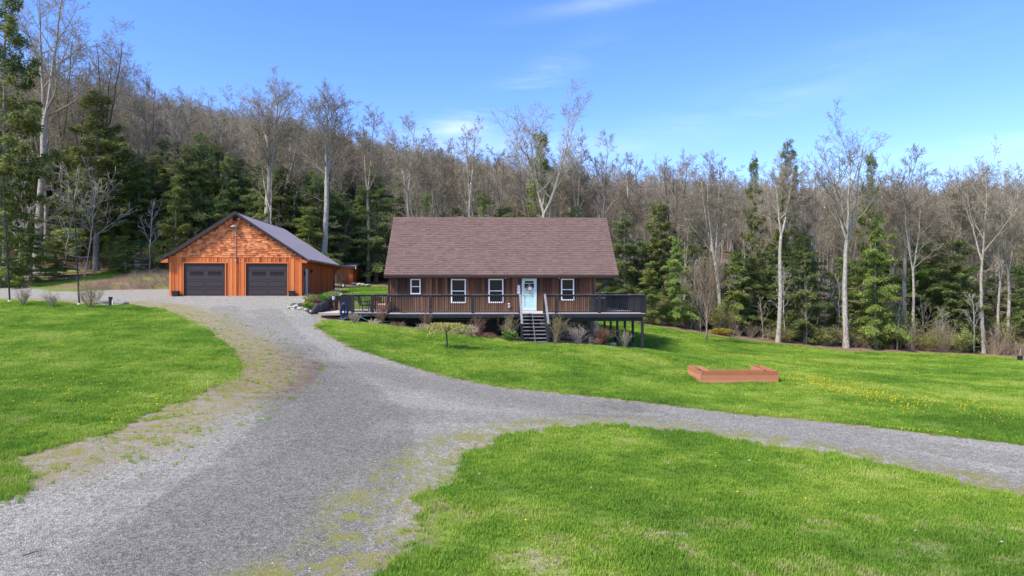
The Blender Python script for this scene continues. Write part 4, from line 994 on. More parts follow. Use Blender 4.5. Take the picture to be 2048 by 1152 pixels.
MB().prism([(GUm - .16, gpk - .085), (GUm, gpk + .03), (GUm + .16, gpk - .085), (GUm, gpk - .01)], RF - .01, RB + .01).build('ridge_cap', M['darktrim'], rfo)
for sgn in (-1, 1):
    e = GUm + sgn * (ghalf + .03); poly = [(GUm, gpk + .035), (e, gev - .0), (e, gev - .16), (GUm, gpk - .155)]
    MB().prism(poly if sgn < 0 else poly[::-1], RF - .035, RF - .004).build('rake_trim', M['darktrim'], rfo)
    MB().prism(poly if sgn < 0 else poly[::-1], RB + .004, RB + .035).build('rake_trim', M['darktrim'], rfo)
    wl_ = GUm + sgn * GW / 2; eo = GUm + sgn * (ghalf - .02)
    pts = [(wl_, wt - .12), (eo, gev - .14), (eo, gev - .30), (wl_, gev - .30)]
    MB().prism(pts if sgn > 0 else pts[::-1], RF + .01, -.06).build('eave_return', M['cedarbat'], garage)
    MB().box(min(wl_, eo), max(wl_, eo), -.05, GL, gev - .175, gev - .14).build('soffit', M['cedarside'], garage)
gu = GUm + ghalf
MB().prism([(gu + .002, gev - .01), (gu + .13, gev - .01), (gu + .12, gev - .12), (gu + .002, gev - .14)], RF + .02, RB).build('gutter', M['gutter'], rfo)
MB().tube([(gu + .06, GL - .1, gev - .12), (gu - .1, GL - .1, gev - .32), (GW + .08, GL - .1, gev - .55), (GW + .08, GL - .1, .05)], .05, 8).build('downspout', M['darktrim'], garage)
# fittings
vz0, vz1 = gz(442.0), gz(433.5); va, vb = GF.U(466.3, 0), GF.U(474.8, 0)
vt = MB().box(va, vb, -.075, .0, vz0, vz1).build('gable_vent', M['darktrim'], garage)
for i in range(5): zz = vz0 + .03 + i * (vz1 - vz0 - .06) / 5; MB().hexa([(va + .02, -.10, zz), (vb - .02, -.10, zz), (vb - .02, -.076, zz + .045), (va + .02, -.076, zz + .045), (va + .02, -.095, zz - .006), (vb - .02, -.095, zz - .006), (vb - .02, -.0755, zz + .03), (va + .02, -.0755, zz + .03)]).build('slat', M['blackmetal'], vt)
lu_, lz_ = GF.U(468.4, -.2), gz(453.2)
la = MB().lathe([(.03, .10), (.13, .07), (.23, .0), (.24, -.05), (.10, -.06)], (lu_, -.26, lz_), 16).tube([(lu_, -.08, lz_ + .02), (lu_, -.2, lz_ + .06)], .03, 8).build('barn_light', M['grey'], garage, smooth=False)
MB().tube([(lu_ + .07, -.085, lz_ - .08), (lu_ + .07, -.085, gz(521))], .022, 8).build('conduit', M['grey'], garage); MB().box(lu_ + .01, lu_ + .13, -.12, -.07, gz(523), gz(519.5)).build('junction_box', M['grey'], garage)
sv0, sv1_ = 1.2, 2.1                                   # side door on the right wall
dc = MB().box(GW - .02, GW + .055, sv0 - .05, sv0, 0, 2.15).box(GW - .02, GW + .055, sv1_, sv1_ + .05, 0, 2.15).box(GW - .02, GW + .055, sv0, sv1_, 2.1, 2.149).build('side_door', M['darktrim'], garage)
MB().box(GW - .015, GW + .04, sv0, sv1_, .02, 2.095).build('door_leaf', M['whitedoor'], dc); MB().box(GW + .04, GW + .09, sv1_ - .12, sv1_ - .06, .98, 1.05).build('handle', M['grey'], dc)
MB().box(GW + .04, GW + .17, .55, .72, gz(551.5), gz(542.5)).build('wall_light', M['blackmetal'], garage)
MB().box(GW + .03, GW + .22, 2.95, 3.15, gz(543.5), gz(537)).build('wall_light', M['blackmetal'], garage)
MB().tube([(GW + .04, -.03, gz(521)), (GW + .06, -.12, gz(521))], .06, 8).build('security_light', M['white'], garage)
# planters in front
for px_, nm in ((352, 'left of the left garage door'), (583.8, 'between the right garage door and the garage corner')):
    x, y = GF.W(GF.U(px_, -.3), -.32)
    p_ = tag(MB().hexa([(-.19, -.17, 0), (.19, -.17, 0), (.19, .17, 0), (-.19, .17, 0), (-.22, -.20, .40), (.22, -.20, .40), (.22, .20, .40), (-.22, .20, .40)]).build('planter', M['blackmetal'], None, (x, y, h1(x, y) - .01), (0, 0, GF.a)), 'square black planter standing ' + nm, 'planter', 'black planters at the garage')
    MB().box(-.235, .235, -.215, -.195, .36, .41).box(-.235, .235, .195, .215, .36, .41).box(-.235, -.215, -.195, .195, .36, .41).box(.215, .235, -.195, .195, .36, .41).build('rim', M['blackmetal'], p_)
    MB().box(-.20, .20, -.18, .18, .401, .403).build('soil', M['soil'], p_)
# ================================================================== SHED behind
SF = Frame(-18.66 - 5.5, 80.0, .05); SZ = min(h1(-18.7, 80), 4.45)
shed = empty('shed', (SF.ox, SF.oy, SZ), SF.a, label='low cedar shed with a brown roof behind the garage', cat='shed')
SW = SF.U(705.5, 0); sh0 = SF.Z(534.5, SW, 0) - SZ; srz = SF.Z(521, SW, 0) - SZ
MB().prismx([(.03, -.8), (5, -.8), (5, sh0 + .65), (.03, sh0 - .02)], 0, SW).build('wall', M['cedarside'], shed)
n_ = int(SW / .30)
for i in range(n_):
    me = boardmesh('shed', SW / n_ - .01, 0, sh0 + .0, .022, M['cedar']); put('siding_board', me, shed, ((i + .5) * SW / n_, 0, -.1))
    me = boardmesh('shedbat', .07, 0, sh0, .05, M['cedarbat']); put('batten', me, shed, (i * SW / n_ + .03, 0.0, -.1))
MB().hexa([(-.3, -.35, sh0), (SW + .35, -.35, sh0), (SW + .35, 5.3, sh0 + .75), (-.3, 5.3, sh0 + .75), (-.3, -.35, sh0 + .12), (SW + .35, -.35, sh0 + .12), (SW + .35, 5.3, sh0 + .87), (-.3, 5.3, sh0 + .87)]).build('roof', M['steel'], shed)
MB().box(-.32, SW + .37, -.40, -.36, sh0 - .09, sh0 + .15).build('fascia', M['trimbrown'], shed)
MB().box(SW + .375, SW + .45, -.38, -.30, sh0 - .22, sh0 + .10).build('gutter_end', M['white'], shed)

# ================================================================== PATIO, RETAINING WALLS, FLOWER BED
def blockwall(name, pts, base, tops, label, th=.28, bl=.42, bh=.14):
    """low wall of split-faced blocks following world points; tops = list of (fraction, top z)"""
    e = empty(name, (pts[0][0], pts[0][1], base), 0, label=label, cat='retaining wall'); o0 = Vector((pts[0][0], pts[0][1], base))
    P_ = [Vector((x, y, 0)) for x, y in pts]; seg = [(P_[i + 1] - P_[i]).length for i in range(len(P_) - 1)]; tot = sum(seg)
    nb = 0; nr_ = int(math.ceil((max(t for _, t in tops) - base) / bh)); key = None
    mes = [MB().box(-bl / 2 + .006 + random.uniform(0, .004), bl / 2 - .006, -th / 2 - random.uniform(0, .018), th / 2, .004, bh - .003).mesh('block', M['block']) for _ in range(5)]
    for r in range(nr_):
        s = -(r % 2) * bl / 2 + bl / 2
        while s < tot + bl * .2:
            f = s / tot; top = np.interp(f, [a for a, _ in tops], [b for _, b in tops])
            if base + r * bh + bh * .6 <= top:
                d = max(0.0, min(s, tot - .01)); i = 0
                while d > seg[i]: d -= seg[i]; i += 1
                dr_ = (P_[i + 1] - P_[i]).normalized(); p = P_[i] + dr_ * d
                put('block', random.choice(mes), e, (p.x - o0.x + random.uniform(-.006, .006), p.y - o0.y + random.uniform(-.006, .006), r * bh), (0, 0, math.atan2(dr_.y, dr_.x))); nb += 1
            s += bl
    return e
a1 = gp(635.5, 42.4)[:2]; a2 = gp(656, 46.0)[:2]; a3 = gp(688, 48.6)[:2]
blockwall('retaining_wall', [a1, a2, a3], 2.34, [(0, 2.92), (.3, 3.12), (.75, 3.42), (1, 3.45)], 'charcoal block retaining wall between the flower bed and the deck landing')
blockwall('retaining_wall', [a3, gp(708, 48.9)[:2], gp(738, 48.8)[:2]], 2.34, [(0, 3.42), (.45, 3.3), (.62, 3.15), (.8, 3.0), (1, 2.9)], 'charcoal block wall stepping down behind the black deck railing')
blockwall('retaining_wall', [gp(622, 41.6)[:2], gp(634, 42.0)[:2]], 2.24, [(0, 2.55), (.5, 2.75), (1, 2.9)], 'short stepped end of charcoal blocks at the corner of the landing', th=.32, bl=.34)
blockwall('retaining_wall', [gp(597, 45.2)[:2], gp(622, 43.6)[:2], gp(645, 44.0)[:2]], 2.6, [(0, 2.95), (1, 3.02)], 'low upper tier of charcoal blocks inside the flower bed')
# soil mounds of the bed
def mound(name, poly, ztop, mat, **kw):
    b_ = len(poly); c = (sum(p[0] for p in poly) / b_, sum(p[1] for p in poly) / b_); m_ = MB(); rings = 4
    for r in range(rings + 1):
        f = r / rings
        for (x, y) in poly:
            X_, Y_ = c[0] + (x - c[0]) * f, c[1] + (y - c[1]) * f
            gz_ = h1(X_, Y_); zz = max(gz_ - .05, ztop(X_, Y_)) + random.uniform(-.02, .03) if r < rings else gz_ - .1
            m_.v.append((X_, Y_, zz))
    for r in range(rings):
        for i in range(b_):
            j = (i + 1) % b_; m_.f.append((r * b_ + i, (r + 1) * b_ + i, (r + 1) * b_ + j, r * b_ + j))
    return tag(m_.build(name, mat, smooth=True), **kw)
def XY(px, Y): return ((px - 1024) / F * Y, Y)
mound('flower_bed_soil', [XY(580, 44.6), XY(597, 42.6), XY(619, 41.1), XY(633, 41.5), XY(645, 43.4), XY(624, 44.0), XY(600, 45.4)], lambda x, y: 2.62 + .07 * (y - 41), M['soil'], kind='structure')
mound('flower_bed_soil', [XY(600, 45.6), XY(622, 44.0), XY(646, 44.2), XY(655, 46.3), XY(684, 49.0), XY(680, 50.2), XY(640, 48.5), XY(612, 47.2)], lambda x, y: 2.98 + .10 * (y - 44), M['soil'], kind='structure')
# rocks
def rock(name, x, y, r, label, mat='stone', flat=.65, cat='rock', group=None, elong=1.3, rz=None, sink=.25, z=None):
    m_ = bpy.data.meshes.new(name); import bmesh
    bm = bmesh.new(); bmesh.ops.create_icosphere(bm, subdivisions=2, radius=1)
    sd_ = random.random() * 99
    for v in bm.verts:
        p = v.co; n_ = .16 * sin(p.x * 3.1 + sd_) + .14 * sin(p.y * 4.3 + sd_ * 2) + .12 * sin(p.z * 5 + p.x * 3 + sd_)
        v.co = Vector((round(p.x * 2.2) / 2.2 * .35 + p.x * .65, round(p.y * 2.4) / 2.4 * .35 + p.y * .65, p.z)) * (1 + n_)
        v.co.x *= r * elong; v.co.y *= r; v.co.z *= r * flat
    bm.to_mesh(m_); bm.free(); m_.materials.append(M[mat])
    return tag(put(name, m_, None, (x, y, (h1(x, y) if z is None else z) + r * flat * (1 - 2 * sink) * .6), (0, 0, random.uniform(0, 3) if rz is None else rz)), label, cat, group)
rr = [(579.5, 44.7, .17, 'palestone', 'rounded pale rock at the far left tip of the flower bed edging'), (584.5, 43.8, .15, 'stone', 'grey brown rock beside the far left tip of the flower bed'),
      (591, 43.2, .27, 'palestone', 'large cream rock, biggest in the flower bed edging'), (601, 42.5, .17, 'palestone', 'pale rock right of the big cream rock on the bed edge'),
      (606.5, 42.5, .20, 'stone', 'long greyish rock in the middle of the flower bed edging'), (614, 42.1, .21, 'palestone', 'flat topped pale rock near the stepped blocks of the flower bed'),
      (620.5, 41.7, .12, 'palestone', 'small white rock against the charcoal blocks at the bed corner')]
for px_, Y_, r_, mt, lb in rr: x, y = XY(px_, Y_); rock('edging_rock', x, y, r_, lb, mt, .75, group='rocks edging the flower bed', z=h1(x, y) + .03)
# leaf cluster plants
def tri_mesh(name, C, D, Wd, mat):
    """one leaf triangle-pair per row: centre C, half length vector D, half width vector Wd"""
    n = len(C); V = np.stack([C - D, C + Wd, C + D, C - Wd], 1).reshape(-1, 3); Fq = np.arange(n * 4).reshape(n, 4)
    me = fast_mesh(name, V, [Fq]); me.materials.append(mat); return me
def rvec(n): v = rng.normal(size=(n, 3)); return v / np.linalg.norm(v, axis=1, keepdims=True)
def tuft_mesh(name, n, hgt, rad, mat, leaf=(.10, .03), up=.8, r0=.05):
    """blades springing from a centre"""
    az = rng.uniform(0, 2 * pi, n); t = rng.uniform(.15, 1, n) ** .8; sp = rng.uniform(.2, 1, n)
    C = np.stack([np.cos(az) * (r0 + rad * sp * t), np.sin(az) * (r0 + rad * sp * t), hgt * t * (1 - .45 * sp * sp)], 1)
    D = np.stack([np.cos(az) * sp, np.sin(az) * sp, np.full(n, up)], 1) + rng.normal(size=(n, 3)) * .3; D /= np.linalg.norm(D, axis=1, keepdims=True)
    Wd = np.cross(D, rvec(n)); Wd /= np.linalg.norm(Wd, axis=1, keepdims=True)
    s = rng.uniform(.6, 1.2, (n, 1)); return tri_mesh(name, C, D * leaf[0] * s, Wd * leaf[1] * s, mat)
def plant(name, x, y, z, n, hgt, rad, mat, label, cat='plant', leaf=(.10, .03), blooms=None, up=.8, group=None):
    e = empty(name, (x, y, z), 0, label=label, cat=cat, group=group)
    put('leaves', tuft_mesh('leaves', n, hgt, rad, M[mat], leaf, up), e)
    if blooms:
        k, bm_, rs = blooms; me = None; m0 = MB().lathe([(.01, -.03), (1 * rs, 0), (.6 * rs, .02), (.05 * rs, .028)], n=8).mesh('bloom', M[bm_])
        for i in range(k):
            a_ = random.uniform(0, 2 * pi); r_ = rad * random.uniform(.2, .95); put('bloom', m0, e, (r_ * cos(a_), r_ * sin(a_) - .05, hgt * random.uniform(.75, 1.1)), (random.uniform(-.8, -.2), random.uniform(-.4, .4), 0))
    return e
def bx_(px, Y, z): x, y = XY(px, Y); return x, y, z
plant('perennial', *bx_(591, 43.6, 2.72), 260, .30, .30, 'perennial', 'low bright green clump behind the big cream rock', leaf=(.09, .02))
plant('daffodils', *bx_(616, 42.2, 2.68), 420, .42, .42, 'perennial', 'clump of yellow daffodils in the lower flower bed', 'flowers', (.16, .016), (9, 'yellow', .085), 1.2)
plant('perennial', *bx_(622, 45.0, 3.02), 700, .62, .62, 'bushleaf', 'olive green leafing shrub behind the yellow daffodils', 'shrub', (.07, .022))
plant('perennial', *bx_(639, 46.2, 3.15), 420, .42, .38, 'perennial', 'fresh green perennial near the top of the upper flower bed', leaf=(.10, .02))
plant('perennial', *bx_(645.5, 45.3, 3.08), 480, .42, .40, 'perennial', 'bright green spiky perennial beside the white bucket end of the bed', leaf=(.14, .016), up=1.2)
plant('perennial', *bx_(633, 44.5, 3.03), 300, .30, .34, 'rustleaf', 'dry brown clump between green perennials in the upper bed', leaf=(.08, .014))
plant('perennial', *bx_(628, 43.2, 2.78), 260, .26, .4, 'bushleaf', 'low grey green groundcover under the upper tier blocks', 'shrub', (.06, .02))
plant('perennial', *bx_(657, 47.9, 3.32), 420, .36, .6, 'bushleaf', 'straggly olive groundcover at the back of the flower bed near the garage', leaf=(.07, .02))
plant('perennial', *bx_(668, 49.2, 3.42), 400, .36, .6, 'bushleaf', 'straggly olive groundcover nearest the deck at the back of the bed', leaf=(.07, .02))
# bench / side table with orange legs on the landing
tx, ty = XY(667, 46.0)
tb = empty('side_table', (tx, ty, DZ), .25, label='small dark topped table with orange wooden legs on the deck landing', cat='table')
MB().box(-.46, .46, -.22, .22, .62, .70).build('tabletop', M['blackmetal'], tb, bev=.01)
for sx in (-.32, .02, .36): MB().box(sx - .055, sx + .055, -.17, -.09, 0, .62).build('leg', M['orangeleg'], tb)
for sx in (-.32, .36): MB().box(sx - .05, sx + .05, .09, .17, 0, .62).build('leg', M['orangeleg'], tb)
bk = tag(MB().lathe([(.085, 0), (.11, .22), (.115, .22), (.115, .235), (.10, .235), (.08, .02)], (tx + .02, ty - .02, DZ + .703), 16).build('bucket', M['whitedoor'], smooth=False), 'small white bucket standing on the table with orange legs', 'bucket')
# hose coil
hx, hy = XY(688.5, 41.25); hz = DZ - .36
hs_ = empty('hose_reel', (hx, hy, h1(hx, hy)), 0, label='dark blue garden hose coiled in tall loops at the deck landing corner', cat='hose')
gz0 = h1(hx, hy)
for k in range(7):
    rx, rz_ = .19 + .02 * (k % 3) + random.uniform(-.01, .01), .40 + .02 * (k % 4); c_ = (random.uniform(-.015, .015), (k - 3) * .035, .62 + random.uniform(-.03, .02))
    MB().tube([(c_[0] + rx * cos(t), c_[1] + .01 * sin(3 * t), c_[2] + rz_ * sin(t) - .03 * cos(t) ** 2) for t in np.linspace(0, 2 * pi, 29)[:-1]], .03, 6, closed=True).build('hose_loop', M['hose'], hs_, smooth=True)
for k in range(4):
    MB().tube([(-.2 + .13 * k + .2 * cos(t), -.1 + .08 * sin(t), .10 + .10 * sin(t + k) ** 2) for t in np.linspace(0, 2 * pi, 16)[:-1]], .014, 5, closed=True).build('hose_loop', M['greytwig'] if k % 2 else M['hose'], hs_, smooth=True)
MB().box(-.04, .04, .1, .16, -.1, 1.05).build('stand', M['blackmetal'], hs_); MB().box(-.06, .06, -.14, .12, .95, 1.0).build('hanger', M['blackmetal'], hs_)
pts = [(XY(px_, Y_)[0], Y_, z_) for px_, Y_, z_ in ((697, 41.0, 2.15), (712, 40.9, 2.42), (722, 40.7, 2.28), (731, 40.5, 2.12), (745, 40.6, 2.0), (770, 41.2, 1.98), (790, 41.6, 1.96))]
tag(MB().tube(pts, .013, 6).build('garden_hose', M['greenhose'], smooth=True), 'thin green hose trailing under the deck edge past the bare shrub', 'hose')
pts = [(XY(px_, Y_)[0], Y_, z_) for px_, Y_, z_ in ((803, 40.0, 1.92), (812, 40.4, 2.15), (830, 41, 2.2), (870, 41, 2.16), (935, 41, 2.1), (985, 41, 2.14), (1020, 41, 2.1))]
tag(MB().tube(pts, .011, 6).build('garden_hose', M['greenhose'], smooth=True), 'dark green line hanging in the shade under the deck front', 'hose')
# patio furniture on the left deck
px0, py0 = XY(741, 44.6)
pt = empty('patio_table', (px0, py0, DZ), .1, label='black metal patio table on the left part of the deck', cat='table')
MB().lathe([(.42, .70), (.44, .71), (.44, .73), (.40, .735)], n=20).build('tabletop', M['blackmetal'], pt)
for k in range(4): a_ = k * pi / 2 + .5; MB().bar((.34 * cos(a_), .34 * sin(a_), 0), (.16 * cos(a_), .16 * sin(a_), .70), .03).build('leg', M['blackmetal'], pt)
cx0, cy0 = XY(730.5, 43.7)
lounge('patio_chair', cx0, cy0, 2.1, label='black patio chair left of the round metal table on the deck', cat='chair')
def armchair(x, y, rz, label):
    e = empty('wicker_armchair', (x, y, DZ), rz, label=label, cat='chair', group='wicker chairs on the left deck')
    MB().box(-.33, .33, -.32, .32, .12, .42).build('seat', M['wicker'], e, bev=.03)
    MB().box(-.33, .33, .25, .38, .42, .92).build('backrest', M['wicker'], e, bev=.03)
    for sx in (-1, 1):
        MB().box(min(sx * .34, sx * .42), max(sx * .34, sx * .42), -.32, .36, .12, .64).build('armrest', M['wicker'], e, bev=.02)
        for sy in (-1, 1): MB().box(sx * .30 - .03, sx * .30 + .03, sy * .28 - .03, sy * .28 + .03, 0, .12).build('leg', M['blackmetal'], e)
    MB().box(-.30, .30, -.30, .24, .423, .50).build('cushion', M['ribbon'], e, bev=.02)
x, y = XY(757, 44.2); armchair(x, y, .6, 'brown wicker armchair next to the round black table'); x, y = XY(769, 43.6); armchair(x, y, -.5, 'brown wicker armchair nearest the dark house corner')
# stone edging near the garage's rear corner
for i, (px_, Y_) in enumerate(((672, 60), (675, 57.5), (679, 55), (684, 52.6))):
    x, y = XY(px_, Y_); rock('border_rock', x, y, .32 - .03 * i, ['largest', 'second', 'third', 'smallest'][i] + ' pale rock down the slope by the garage rear corner', 'palestone', .5, group='pale rocks beside the garage')
for i, px_ in enumerate((709, 718, 727, 736)):
    x, y = XY(px_, 79.5 - i * .8); rock('border_rock', x, y, .28, ['pale rock nearest the shed at the edge of the back lawn', 'second pale rock from the shed along the back lawn', 'third pale rock from the shed along the back lawn', 'pale rock farthest from the shed along the back lawn'][i], 'palestone', .6, group='pale rocks by the woods', z=h1(x, y) + .1)
# shepherd hook with ring feeder
x, y = XY(677, 54.5); zz = h1(x, y)
sk = empty('shepherd_hook', (x, y, zz), 0, label='thin black double shepherd hook on the grass beside the garage', cat='garden hook')
MB().tube([(0, 0, -.1), (0, 0, 1.55)], .016, 6).build('pole', M['blackmetal'], sk)
for s_ in (1, -1): MB().tube([(0, 0, 1.55)] + [(s_ * (.17 - .17 * cos(t)), 0, 1.55 + .22 * sin(t)) for t in np.linspace(.2, pi, 9)] + [(s_ * .37, 0, 1.45)], .012, 5).build('hook', M['blackmetal'], sk)
x2, y2 = x + .36, y
rf = empty('ring_feeder', (x2, y2, zz + .78), 0, label='dark ring shaped feeder with pale centre hanging from the hook', cat='bird feeder')
MB().tube([(.15 * cos(t), 0, .15 * sin(t)) for t in np.linspace(0, 2 * pi, 19)[:-1]], .05, 8, closed=True).build('ring', M['blackmetal'], rf, smooth=True)
MB().tube([(0, -.02, 0), (0, .02, 0)], .10, 14).build('seed', M['cream'], rf); MB().tube([(0, 0, .18), (0, 0, .66)], .006, 4).build('wire', M['blackmetal'], rf)
x, y = XY(705, 52.5); zz = h1(x, y); e = empty('garden_stake', (x, y, zz), 0, label='thin wire plant stake on the grass above the deck railing', cat='garden stake')
MB().tube([(0, 0, -.1), (0, 0, .8)], .012, 5).build('pole', M['blackmetal'], e); MB().tube([(-.18, 0, .35), (-.15, 0, .75), (0, 0, .86), (.15, 0, .75), (.2, 0, .4)], .009, 5).build('arch', M['blackmetal'], e)

# ================================================================== RAISED GARDEN BED on the lawn
cxl, cyl = hit(1400, 767); cxr, cyr = hit(1557, 765.5)
cyl = cyr = (cyl + cyr) / 2; cxl, cxr = (1400 - 1024) / F * cyl, (1557 - 1024) / F * cyl; RA = 0.0; RBL = (cxr - cxl)
zb_ = min(h1(cxl, cyl), h1(cxr, cyr)); rb = empty('raised_garden_bed', (cxl, cyl, zb_), RA, label='U shaped reddish cedar raised garden bed on the lawn', cat='garden bed')
ht = CZ - (742 - 576) / F * cyl - zb_; hh = ht / 3; AD = 2.15; AW = .50
def boardx(u0, u1, v0, v1, z0, z1): MB().box(u0, u1, v0, v1, z0, z1).build('board', M['bedwood'], rb, bev=.004)
for i in range(3):
    z0, z1 = i * hh + (0 if i else -.15), (i + 1) * hh - .006
    boardx(.08, RBL, 0, .035, z0, z1)
    boardx(AW + .04, RBL - AW - .04, AW, AW + .035, z0, z1)
    for (u, va_, vb_) in ((0, .045, AD), (AW, AW + .04, AD), (RBL - AW, AW + .04, AD), (RBL - .035, .04, AD)):
        boardx(u, u + .035, va_, vb_, z0, z1)
    for u in (.036, RBL - AW + .036): boardx(u, u + AW - .072, AD - .04, AD - .005, z0, z1)
MB().box(-.002, .075, -.01, .04, -.15, ht).build('corner_post', M['bedwood'], rb)
for (u0, u1, v0, v1) in ((.036, RBL - .04, .036, AW - .002), (.037, AW - .002, AW, AD - .05), (RBL - AW + .037, RBL - .038, AW, AD - .05)):
    m_ = MB(); nx_, ny_ = max(2, int((u1 - u0) / .12)), max(2, int((v1 - v0) / .12))
    for j in range(ny_ + 1):
        for i in range(nx_ + 1): m_.v.append((u0 + (u1 - u0) * i / nx_, v0 + (v1 - v0) * j / ny_, ht - .14 + random.uniform(-.03, .03)))
    for j in range(ny_):
        for i in range(nx_): k = j * (nx_ + 1) + i; m_.f.append((k, k + 1, k + nx_ + 2, k + nx_ + 1))
    m_.build('soil', M['mulch'], rb, smooth=True)
# tall thin poles, pipe
def pole(pb, pt, label):
    x, y = hit(*pb); z = h1(x, y); s = y / F; dx = (pt[0] - pb[0]) * s; hz_ = (pb[1] - pt[1]) * s
    e = empty('tall_pole', (x, y, z), 0, label=label, cat='pole', group='tall thin poles on the lawn'); n = 5
    MB().lathe([(.10, -.05), (.10, .10), (.06, .12)], n=10).build('base', M['white'], e)
    for i in range(n):
        a_, b_ = i / n, (i + 1) / n; r_ = .052 - .006 * i
        MB().tube([(dx * a_, 0, .12 + hz_ * a_), (dx * b_, 0, .12 + hz_ * b_ - .012)], r_, 8).build('pole_section', M['blackmetal'], e)
        MB().tube([(dx * b_, 0, .12 + hz_ * b_ - .05), (dx * b_ + .001, 0, .12 + hz_ * b_ + .01)], r_ + .012, 8).build('joint', M['blackmetal'], e)
pole((19.5, 604), (6, 360), 'tall thin black pole leaning slightly at the left edge of the lawn'); pole((158.5, 610), (145, 366), 'tall thin black pole beside the vase shaped bare shrub')
x, y = hit(221, 611); z = h1(x, y); pp = empty('vent_pipe', (x, y, z), 0, label='short dark grey upright pipe between rocks on the lawn edge', cat='pipe')
MB().lathe([(.115, -.1), (.115, .5), (.13, .5), (.13, .57), (.10, .57), (.10, .45)], n=16).build('pipe', M['darktrim'], pp); MB().box(.122, .20, -.06, .06, -.05, .38).build('marker', M['white'], pp)
for i, (px_, Y_, r_, el, lb) in enumerate(((204, 46.2, .27, 1.5, 'flat lichen grey boulder left of the upright pipe'), (212.5, 46.5, .18, 1.2, 'small mossy rock touching the upright pipe on its left'), (233, 46.3, .24, 1.4, 'angular grey boulder right of the upright pipe'), (241, 45.9, .22, 1.2, 'low rounded boulder second from the pipe on the right'), (248.5, 45.7, .24, 1.3, 'pale boulder farthest right of the upright pipe'))):
    x, y = XY(px_, Y_); rock('boulder', x, y, r_, lb, 'stone', .7, group='boulders around the upright pipe', elong=el, rz=.2)
# post at far right edge
x, y = XY(2040, 55.0); zz = h1(x, y); e = empty('marker_post', (x, y, zz), 0, label='thin grey post with black base at the far right lawn edge', cat='post')
MB().box(-.13, .13, -.13, .13, -.1, .42).build('base', M['blackmetal'], e); MB().tube([(0, 0, .42), (.05, 0, 1.0)], .035, 8).build('stake', M['grey'], e)
# rocks in the mulch
x, y = XY(875, 38.7); rock('boulder', x, y, .27, 'squared mossy grey rock under the weeping tree in the mulch', 'stone', .6, elong=1.7, rz=.1)
x, y = XY(1222.5, 40.3); rock('boulder', x, y, .22, 'pale flat rock between deck posts at the mulch edge', 'palestone', .55, elong=1.5, rz=0)
x, y = XY(1195, 42.5); rock('boulder', x, y, .14, 'small round cream rock behind the brown shrub under the deck', 'palestone', .9, elong=1, z=h1(x, y) + .3)
# log and stump near the woods
lgx, lgy = XY(84, 69.5); zz = h1(lgx, lgy)
lg = empty('fallen_log', (lgx, lgy, zz), .12, label='pale brown fallen log lying on the rough bank at the left', cat='log')
MB().tube([(-1.5, 0, .10), (-.6, .05, .22), (.4, 0, .30), (1.25, -.02, .34)], [.16, .22, .27, .30], 10).build('trunk', M['palewood'], lg, smooth=True)
MB().tube([(.1, 0, .3), (.3, -.3, .6)], [.09, .05], 6).build('branch_stub', M['palewood'], lg)
sx_, sy_ = XY(275, 72.5); zz = h1(sx_, sy_)
tag(MB().tube([(sx_ - .1, sy_, zz - .2), (sx_, sy_, zz + .5), (sx_ - .08, sy_, zz + 1.05)], [.32, .25, .24], 9).build('tree_stump', M['palewood']), 'broken grey white tree stump at the wood edge left of the garage', 'stump')
bx0, by0 = XY(262, 74); zz = h1(bx0, by0)
tag(MB().tube([(bx0 - 1.2, by0, zz + .2), (bx0 - .1, by0 + .1, zz + 1.1), (bx0 + .9, by0, zz + 1.75)], [.20, .17, .10], 7).build('fallen_branch', M['palewood'], smooth=True), 'slanting dead limb leaning beside the broken white stump', 'log')
